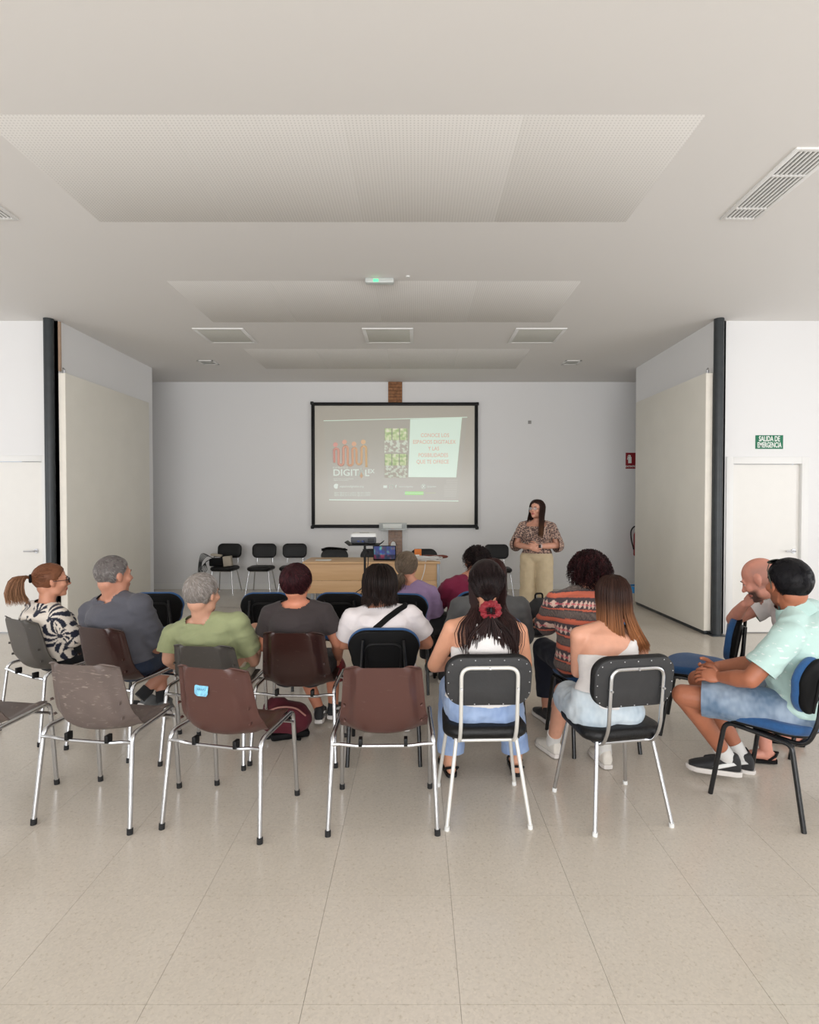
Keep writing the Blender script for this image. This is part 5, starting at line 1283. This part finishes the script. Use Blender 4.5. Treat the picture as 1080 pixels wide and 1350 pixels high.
for i in range(64):
    j = (i+1) % 64
    for q in range(4): mbs.f.append((i*4+q, i*4+(q+1) % 4, j*4+(q+1) % 4, j*4+q))
mbs.build('shoulder_strap', M['matte_black'], p['root'])
# 6 woman in lilac
p = person('woman with greyish ponytail in a lilac t-shirt and black trousers', (-.09, 4.92), -8, (0.02, -.02, .53), W(545, 771, 4.86), W(537, 747, 4.88), hyaw=-14, fem=True, hs=1.02, skin=(198, 138, 112), sw=.175, hp=.175, wa=.16, ch=.165, back=.03, armR=(W(572, 812, 4.95), V((.10, 5.15, .62))),
    legs={1: (V((.235, 4.93, .53)), V((.235, 5.02, .09))), -1: (V((.10, 5.22, .53)), V((.12, 5.25, .09)))},
    top=dict(mat=fabric('lilac_cotton', col(142, 118, 152)), sleeve=.85, sf=.03, fold=.007, e=.018, nr=.08, hem=-.08, flare=.03), bottom=dict(mat=black_trouser, len=1.85, wide=.035), shoes=SN(), vox=.009, seed=6.0, eyes=True, group=GP)
def tail6(r):
    a, b, e = r.gauss(0, 1), r.gauss(0, 1), r.random(); return [V((-.02+a*.02, -.125+b*.008, -.09)), V((-.035+a*.022, -.125+b*.012, -.14)), V((-.04+a*.018, -.12+b*.012, -.17-.04*e))]
hair_swept(p, (104, 90, 76), (-.01, -.112, -.045), tail6, 1300, 260, .020, seed=8, c2=(84, 68, 56), rt=.0032, var=.45)
# 7 woman in magenta
p = person('woman with dark curly hair and glasses in a magenta top', (.47, 5.05), 20, (-.03, -.02, .53), W(615, 763, 5.0), W(628, 740, 5.02), hyaw=22, fem=True, hs=1.02, skin=(196, 136, 110), sw=.185, hp=.18, wa=.17, ch=.175, back=.03, bust=1.2, armL=((-.26, .08, .70), (-.12, .30, .66)),
    top=dict(mat=fabric('magenta_jersey', col(118, 20, 56)), sleeve=1.25, sf=.012, fold=.008, e=.018, hem=-.08), bottom=dict(mat=black_trouser, len=1.8), shoes=SN(), vox=.009, seed=7.0, eyes=True, group=GP)
hair_curly(p, (26, 19, 19), .034, 800, 9, c2=(52, 38, 36), kind='short'); glasses(p, mat('grey_frame', col(120, 120, 124), .3), clear_lens)
# 8 person in grey
p = person('person with dark auburn hair in a grey top, hidden behind the red scrunchie', (.50, 3.96), 2, (0, -.03, .53), W(646, 790, 3.90), W(650, 761, 3.92), hyaw=-12, fem=True, skin=(198, 138, 112), sw=.215, hp=.18, wa=.17, ch=.185, cdp=.13, ra=.05, back=.02,
    top=dict(mat=fabric('grey_jersey', col(82, 82, 82)), sleeve=1.6, fold=.006, e=.018), bottom=dict(mat=navy_denim, len=1.8), shoes=SN(), vox=.009, seed=8.0, eyes=True, group=GP)
hair_down(p, (50, 26, 24), -.22, 420, .018, 50, 1.1, -.02, seed=10, r=.0032, c2=(66, 34, 30))
# 9 woman in white tank
p = person('woman with long dark hair tied by a red scrunchie, white tank top and light jeans', (.345, 2.98), 2, (0, -.015, .535), W(641, 816, 2.99), W(641, 770, 3.03), hs=1.0, fem=True, skin=(208, 150, 120), sw=.185, hp=.19, hd=.13, wa=.15, ch=.165, cdp=.125, ra=.047, rf=.037, back=.015, bust=1.0,
    armL=((-.245, .07, .72), (-.08, .26, .68)), armR=((.245, .07, .72), (.08, .26, .68)), legs={-1: ((-.115, .36, .50), (-.135, .33, .095)), 1: ((.205, .36, .50), (.255, .33, .095))},
    bottom=dict(mat=M['cloth_vc'], col=cmap(denim((124, 148, 190), (160, 180, 212))), len=1.92, wide=.030, name='jeans', waist=.14, fold=.006, vox=.008), shoes=dict(kind='sandal', mat=M['black'], h=.085), vox=.008, seed=9.0, eyes=True, group=GP)
def tank(p, m, name='tank_top', straps=True, low=.62):
    g = MB(); sp_, lt, fw_ = p['sp'], p['lat'], p['fw']; st = [(.085, .188, .131), (.13, .186, .13), (.34, .152, .118), (.58, .168, .128), (low+.05, .17, .127)]
    g.loft([(sp_(t), lt(t)*(rx+.010), fw_(t)*(ry+.010)) for t, rx, ry in st], 30)
    for s in (-1, 1): g.ell(sp_(.64)+lt(.6)*s*.07+fw_(.6)*(.125*.62), (.062+.01,)*3)
    return g
g = tank(p, None); sp_, lt, fw_ = p['sp'], p['lat'], p['fw']
# racer back: tapering panel from the shoulder blades up to two straps
for k in range(9):
    t = .66+.035*k; wdt = .145-.0125*k; g.loft([(sp_(t)-fw_(t)*(.055), lt(t)*wdt, fw_(t)*(.090-.0042*k)), (sp_(t+.04)-fw_(t)*(.053), lt(t)*(wdt-.0125), fw_(t)*(.087-.0042*k))], 22)
gm = remesh(g, .0065, 5); folds(gm, .004, 4.0); 
finish(gm, 'tank_top', fabric('white_rib', col(224, 220, 218)), p['root'], solid=.002)
for s in (-1, 1): sb = MB(); sb.tube(crom([sp_(.80)-fw_(.8)*.118+lt(.8)*s*.052, sp_(.93)-fw_(.9)*.085+lt(.9)*s*.062, sp_(.985)-fw_(.9)*.02+lt(.9)*s*.078, sp_(.93)+fw_(.9)*.07+lt(.9)*s*.080, sp_(.76)+fw_(.8)*.12+lt(.8)*s*.075], 16), .011, 8); sb.build('strap', bpy.data.materials['white_rib'], p['root'])
def tail9(r):
    a, b, e = r.gauss(0, 1), r.gauss(0, 1), r.random(); return [V((a*.008, -.150+b*.006, -.15)), V((a*.034, -.158+b*.008, -.22)), V((a*.046, -.165+b*.008, -.29)), V((a*.046, -.172+b*.008, -.345-.05*e))]
def side9(r):
    out = []
    for k in range(360):
        s = r.choice((-1, 1)); a, b, e = r.gauss(0, 1), r.gauss(0, 1), r.random(); lk = r.choice((0, 1, 1, 2)); w_ = (.055, .085, .12)[lk]
        out.append([sc_((s*.9, -.3, .5), .018), sc_((s*1, -.25, -.1), .024), V((s*(.070+.01*b), -.075, -.10)), V((s*(w_+.012*a), -.125+.006*b, -.17)), V((s*(w_+.022*a+.01), -.15+.006*b, -.25)), V((s*(w_+.012*a), -.158+.004*b, -.30-.06*e))])
    return out
hair_swept(p, (30, 20, 20), (0, -.125, -.115), tail9, 1500, 560, .022, seed=11, c2=(56, 36, 33), rt=.0044, var=.45, extra=side9)
sc = MB(); rnd = random.Random(3); vs = []
for i in range(48):
    a = 6.283*i/48
    for j in range(12):
        b = 6.283*j/12; rr = .019*(1+.75*noise.noise(V((math.cos(a)*2.6, math.sin(a)*2.6, b*.9)))+.14*math.sin(a*13+b*2)); vs.append(p['Mh'] @ V(((.031+rr*math.cos(b))*math.cos(a)*1.1, -.146+rr*math.sin(b)*.9, -.112+(.031+rr*math.cos(b))*math.sin(a)*.95)))
sc.add(vs, [(i*12+j, i*12+(j+1) % 12, ((i+1) % 48)*12+(j+1) % 12, ((i+1) % 48)*12+j) for i in range(48) for j in range(12)])
sc.build('scrunchie', fabric('red_satin', col(128, 14, 30), .6), p['root'])
cl = MB()
for s in (-1, 1):
    for k in range(4): cl.tube(bend([p['Mh'] @ V((s*.004, -.165, -.112+.009*(k-1.5))), p['Mh'] @ V((s*.018, -.176, -.112+.010*(k-1.5))), p['Mh'] @ V((s*.020, -.158, -.112+.009*(k-1.5)))], .01), .0026, 6)
cl.ell((0, -.168, -.112), (.007, .006, .016), M=p['Mh']); cl.build('hair_clip', M['black'], p['root'])
# 10 curly woman in striped blouse
p = person('woman with dark curly hair in an orange and grey patterned blouse', (1.17, 3.76), 8, (-.04, -.03, .54), W(768, 780, 3.80), W(777, 754, 3.84), hyaw=8, fem=True, hs=1.03, skin=(198, 140, 116), sw=.205, hp=.205, hd=.15, wa=.19, wd=.145, ch=.195, cdp=.14, ra=.052, rf=.04, back=.03, belly=.04, bust=1.3,
    armL=(W(722, 822, 3.86), W(716, 812, 4.08)), handL=dict(d=(-.05, .3, -.9), n=(0, 1, -.2), curl=.5), legs={-1: (V((.93, 4.14, .53)), V((.95, 4.10, .09))), 1: (V((1.12, 4.22, .52)), V((1.10, 4.2, .09)))},
    top=dict(mat=M['cloth_vc'], col=cmap(stripes), name='blouse', sleeve=1.35, sf=.014, vox=.0068, fold=.006, e=.018, hem=-.14, flare=.012), bottom=dict(mat=fabric('navy_trousers', col(20, 24, 40)), len=1.8, wide=.02), shoes=SN(), vox=.009, seed=10.0, eyes=True, group=GP)
hair_curly(p, (32, 15, 17), .046, 1700, 12, c2=(62, 28, 30), side=1.08, rad=.007, r=.003)
# 11 girl with ombre hair
p = person('girl with long brown to copper hair, one-shoulder white top and ripped denim shorts', (1.01, 2.96), 11, (-.03, -.02, .53), W(802, 828, 3.02), W(808, 788, 3.06), hs=.95, fem=True, skin=(212, 156, 130), sw=.175, hp=.18, hd=.125, wa=.14, ch=.150, cdp=.115, ra=.043, rf=.034, back=.012,
    armL=(W(763, 886, 3.06), W(788, 890, 3.25)), armR=((.24, .05, .70), (.12, .24, .64)), legs={-1: (W(744, 914, 3.34), W(731, 979, 3.56)), 1: ((.13, .36, .50), W(799, 992, 3.42))}, rt=.086,
    bottom=dict(mat=M['cloth_vc'], col=cmap(denim((168, 184, 196), (204, 214, 220))), len=.72, wide=.022, name='denim_shorts', waist=.2, fold=.005, vox=.008), shoes=SN(mat=canvas, sock=sock_white, sockh=.07, k=.95, laces=cream_lace), vox=.008, seed=11.0, eyes=True, group=GP)
g = MB(); sp_, lt, fw_ = p['sp'], p['lat'], p['fw']
tp = [(.05, .178, .126), (.13, .172, .122), (.34, .142, .112), (.50, .148, .116), (.64, .155, .117)]
g.loft([(sp_(t), lt(t)*(rx+.009), fw_(t)*(ry+.009)) for t, rx, ry in tp], 30)
for k in range(8):
    t = .64+.04*k; x = .030+.0155*k; w_ = .125-.0150*k; g.loft([(sp_(t)+lt(t)*x, lt(t)*w_, fw_(t)*(.124-.0065*k)), (sp_(t+.045)+lt(t)*(x+.0155), lt(t)*(w_-.0150), fw_(t)*(.120-.0065*k))], 22)
gm = remesh(g, .0065, 5); folds(gm, .0035, 8.0); finish(gm, 'one_shoulder_top', bpy.data.materials['white_rib'], p['root'])
def f11(phi, t, x, y, z):
    s = math.sin(phi)
    if s < -.1 and t > .0: return x*1.0+.012*t, y-.025*t
    return x*(1+.0*t)+.055*t*t+.02*t, y-.03*t
hair_down(p, (52, 34, 28), lambda f, r: (-.20 if math.sin(f) < -.35 else -.27)*r.uniform(.92, 1.08), 900, .016, 52, 1.22, -.01, seed=13, r=.0034, c2=(158, 104, 66), follow=f11, c1z=(.02, -.20), var=.4, part=.0)
# 12 bald man
def beard(c, x, y, z):
    m = ((z < -.040) & (y > .02)).astype(float)*np.clip((-.034-z)/.02, 0, 1)*np.clip((y-.02)/.03, 0, 1); must = np.exp(-((x/.026)**2*1.2+((z+.049)/.006)**2))*(y > .07); mm = np.clip(m*(np.hypot(x/.03, (z+.0635)/.011) > 1)+must*1.2, 0, .92)
    c = c*(1-mm[:, None])+L3(58, 42, 38)*mm[:, None]
    st = (np.clip((.03-y)/.03, 0, 1)*(z > -.05)*(z < .10)*np.clip((.09-z)/.04, 0, 1))*.38*(np.abs(x) < .076); return c*(1-st[:, None])+L3(120, 96, 92)*st[:, None]
_m = (Matrix.Translation((2.62, 3.62, 0)) @ Matrix.Rotation(R(68), 4, 'Z')).inverted(); _a, _b = _m @ V((2.52, 3.58, .54)), _m @ W(1038, 792, 3.52)
p = person('bald man with a dark beard, hand on his mouth, leaning on the chair back', (2.62, 3.62), 68, V((2.52, 3.58, .54)), W(1038, 792, 3.52), W(1004, 764, 3.47), hyaw=-22, hpitch=-28, hs=1.08, skin=(206, 142, 122), sw=.205, hp=.175, wa=.165, ch=.185, cdp=.13, ra=.050, rf=.038, back=.03, belly=.03,
    armR=(W(968, 817, 3.80), W(983, 797, 3.60)), handR=dict(d=V((.28, -.6, .55)), n=V((.75, .1, -.35)), curl=1.0, size=1.0), armL=(V((2.62, 3.34, .72)), V((2.42, 3.40, .62))), legs={-1: (V((2.12, 3.52, .50)), W(1013, 988, 3.46)), 1: (V((2.28, 3.72, .50)), W(1050, 968, 3.72))},
    top=dict(mat=M['cloth_vc'], col=cmap(lambda co: np.where((np.abs(co[:, 0]-(_a.x+(_b.x-_a.x)*np.clip((co[:, 2]-_a.z)/(_b.z-_a.z), 0, 1))) < .125)[:, None], L3(226, 222, 220), L3(152, 166, 148))), sleeve=.62, sf=.016, fold=.006, e=.016), bottom=dict(mat=fabric('khaki_shorts', col(120, 110, 96)), len=.85, name='shorts', wide=.02), shoes=dict(kind='sandal', mat=M['matte_black'], h=.085, **{}), vox=.006, skinfn=beard, eyes=True, seed=12.0, group=GP)
# 13 man in mint polo
dots = flecks((184, 212, 206), (222, 232, 228), 80, .50)
p = person('man with black hair, sunglasses on his head, mint polo shirt and denim shorts', (1.93, 3.02), 62, V((2.02, 2.99, .54)), W(1050, 806, 2.985), W(1041, 771, 3.00), hyaw=-60, hs=1.12, twist=-26, trap=1.2, skin=(170, 106, 78), sw=.215, hp=.18, wa=.18, wd=.145, ch=.195, cdp=.145, ra=.052, rf=.042, neckr=.064, back=.05, belly=.07,
    armL=(W(992, 897, 2.86), W(953, 894, 3.03)), armR=(V((2.02, 3.30, .66)), V((1.70, 3.20, .665))), handL=dict(d=V((-.62, .45, .02)), n=V((.35, .55, -.6)), curl=.55, size=1.05), handR=dict(d=V((-.75, -.25, -.12)), n=V((.3, -.5, .5)), curl=.5),
    legs={-1: (W(903, 918, 3.17), W(963, 1002, 3.25)), 1: (V((1.72, 3.45, .51)), W(981, 1000, 3.36))}, rt=.090, rk=.060, rc=.056,
    top=dict(mat=M['cloth_vc'], col=cmap(dots), name='polo_shirt', sleeve=.78, sf=.008, fold=.007, e=.016, hem=-.06, flare=.02, vox=.0068, nr=.082, neckt=1.0), bottom=dict(mat=M['cloth_vc'], col=cmap(denim((84, 108, 134), (150, 166, 184))), len=.84, wide=.024, name='denim_shorts', fold=.006, vox=.008),
    shoes=SN(sock=sock_white, sockh=.085, stripe=M['white'], laces=M['black'], k=1.08, **{'h': .09}), vox=.0062, eyes=True, seed=13.0, group=GP, skinfn=lambda c, x, y, z: c*(1-.45*(np.clip((-.03-z)/.03, 0, 1)*(y > .0)*(z > -.13))[:, None]))
for s_ in (-1, 1): pass
hair_short(p, (20, 19, 22), 4200, .014, .010, .004, .0012, 14, c2=(34, 32, 36), mix=lambda d: .3, wild=.25)
sp_, lt, fw_ = p['sp'], p['lat'], p['fw']; cb = MB(); n_ = 28; vs = []
for i in range(n_):
    a = R(104)+R(332)*i/(n_-1); ca, sa = math.cos(a), math.sin(a)
    for (t, rr) in ((.985, .084), (1.075, .076), (1.08, .081), (1.01, .098), (.955, .106)): vs.append(sp_(t)+lt(1)*ca*rr+fw_(1)*(sa*rr*.95)+V((0, 0, 0)))
cb.add(vs, [(i*5+j, i*5+(j+1) % 5, (i+1)*5+(j+1) % 5, (i+1)*5+j) for i in range(n_-1) for j in range(5)]); cb.build('collar', fabric('mint_pique', col(178, 208, 202)), p['root'])
glasses(p, mat('olive_frame', col(70, 72, 62), .25), dark_lens, .004, -.015, 58, .0024, 'sunglasses', 1.0, 1.17)
# 14 presenter
yw = 162
p = person('standing presenter with long brown hair, patterned blouse and beige wide trousers', (W(708, 0, 7.2).x, 7.2), yw, (0, 0, .90), (0, -.01, 1.335), (0, .02, 1.495), hyaw=-24, hpitch=8, fem=True, hs=.98, skin=(206, 150, 126), sw=.185, hp=.175, hd=.13, wa=.140, wd=.115, ch=.160, cdp=.12, ra=.046, rf=.036, back=.0, bust=1.25,
    armL=((-.255, .02, 1.05), (-.035, .215, 1.045)), armR=((.255, .02, 1.05), (.05, .225, 1.03)), handL=dict(d=(.75, .12, .05), n=(0, -1, -.1), curl=.6), handR=dict(d=(-.7, .12, -.12), n=(0, -1, -.1), curl=.6), legs={-1: ((-.105, .03, .48), (-.17, .0, .09)), 1: ((.105, .02, .48), (.15, -.02, .09))}, rt=.102, rk=.068,
    top=dict(mat=M['cloth_vc'], col=cmap(leopard), name='blouse', sleeve=1.12, sf=.026, fold=.005, e=.017, hem=.09, neck=.885, nr=.128, open=.55, vox=.006), bottom=dict(mat=fabric('beige_twill', col(196, 178, 146)), len=1.93, wide=.045, waist=.12, fold=.005, vox=.009), shoes=SN(mat=canvas, solemat=white_sole), vox=.006, eyes=True, seed=14.0, neckr=.048, group='people standing')
hair_down(p, (44, 28, 24), lambda f, r: (-.16 if math.sin(f) > .3 else -.36)*r.uniform(.9, 1.05), 620, .020, 56, 1.05, -.01, seed=15, r=.0034, c2=(92, 62, 42), follow=lambda f, t, x, y, z: ((x*1.15-.035*t, y+.075*t+.02) if math.sin(f) < -.4 else ((x*1.05, y) if math.sin(f) < .4 else (x*1.02, y+.03*t))), var=.35, c1z=(-.1, -.35))
glasses(p, mat('thin_frame', col(120, 110, 104), .3), clear_lens, r=.0013)
w_ = p['AR'][-1][2]; e_ = p['AR'][-1][1]; d_ = (w_-e_).normalized(); wm = w_-d_*.035
wb_ = MB(); wb_.tube([wm-d_*.011, wm+d_*.011], .0345, 18); bo = wb_.build('watch_strap', mat('pink_strap', col(196, 172, 166), .5), p['root'])
MB().rbox((-.017, -.006, -.019), (.017, .006, .019), .004, Matrix.Translation(wm+V((0, .034, .004))) @ d_.to_track_quat('X', 'Z').to_matrix().to_4x4()).build('watch_face', M['black'], bo)

# ------------------------------------------------------------------ bags on the floor and laps
maroon = fabric('maroon_canvas', col(84, 14, 30), .8)
def blob(parts, vox=.008, f=.006, seed=1):
    g = MB()
    for c, r in parts: g.ell(c, r)
    m = remesh(g, vox, 8); return folds(m, f, seed)
t = thing('backpack', 'maroon backpack slumped on the floor beside the burgundy-haired woman', 'bag', (W(379, 975, 3.84).x-.02, 3.86, 0), R(20))
m = blob((((0, 0, .12), (.17, .10, .12)), ((.05, .0, .10), (.13, .11, .10)), ((-.06, .02, .17), (.10, .08, .10))), seed=5); finish(m, 'body', maroon, t)
MB().tube(crom([(-.14, -.06, .20), (-.05, -.10, .235), (.05, -.10, .215), (.12, -.08, .15)], 16), .006, 8).build('piping', mat('pink_piping', col(170, 120, 110), .6), t)
MB().rbox((-.11, -.09, .0), (.15, .09, .05), .02).build('base_panel', M['matte_black'], t)
MB().tube(crom([(-.02, -.09, .2), (.03, -.14, .12), (.05, -.13, .03), (.08, -.12, .01)], 14), .010, 8).build('strap', M['matte_black'], t)
t = thing('handbag', 'dark red handbag held in the right hand of the burgundy-haired woman', 'bag', (W(446, 880, 3.9).x, 3.93, .36), R(10))
m = blob((((0, 0, .08), (.045, .12, .09)), ((0, .02, .05), (.05, .13, .06))), seed=6); finish(m, 'body', fabric('red_leather', col(122, 16, 30), .5), t)
MB().tube(crom([(0, -.08, .14), (0, -.05, .20), (0, .05, .20), (0, .08, .14)], 14), .007, 8).build('handle', maroon, t)
t = thing('backpack', 'black backpack with a blue strap held by the woman in the patterned blouse', 'bag', (W(713, 830, 4.2).x, 4.25, .60), R(15))
m = blob((((0, 0, .13), (.12, .09, .15)), ((-.03, 0, .05), (.12, .10, .07)), ((.02, 0, .22), (.08, .06, .06))), seed=7); finish(m, 'body', fabric('black_nylon', col(20, 20, 24), .6), t)
MB().tube(crom([(.03, -.07, .24), (.04, -.11, .16), (.03, -.10, .06)], 12), .011, 8).build('strap', mat('blue_webbing', col(30, 70, 120), .7), t)
MB().tube(bend([(-.03, 0, .26), (-.03, 0, .31), (.03, 0, .31), (.03, 0, .26)], .02), .007, 8).build('handle', M['matte_black'], t)
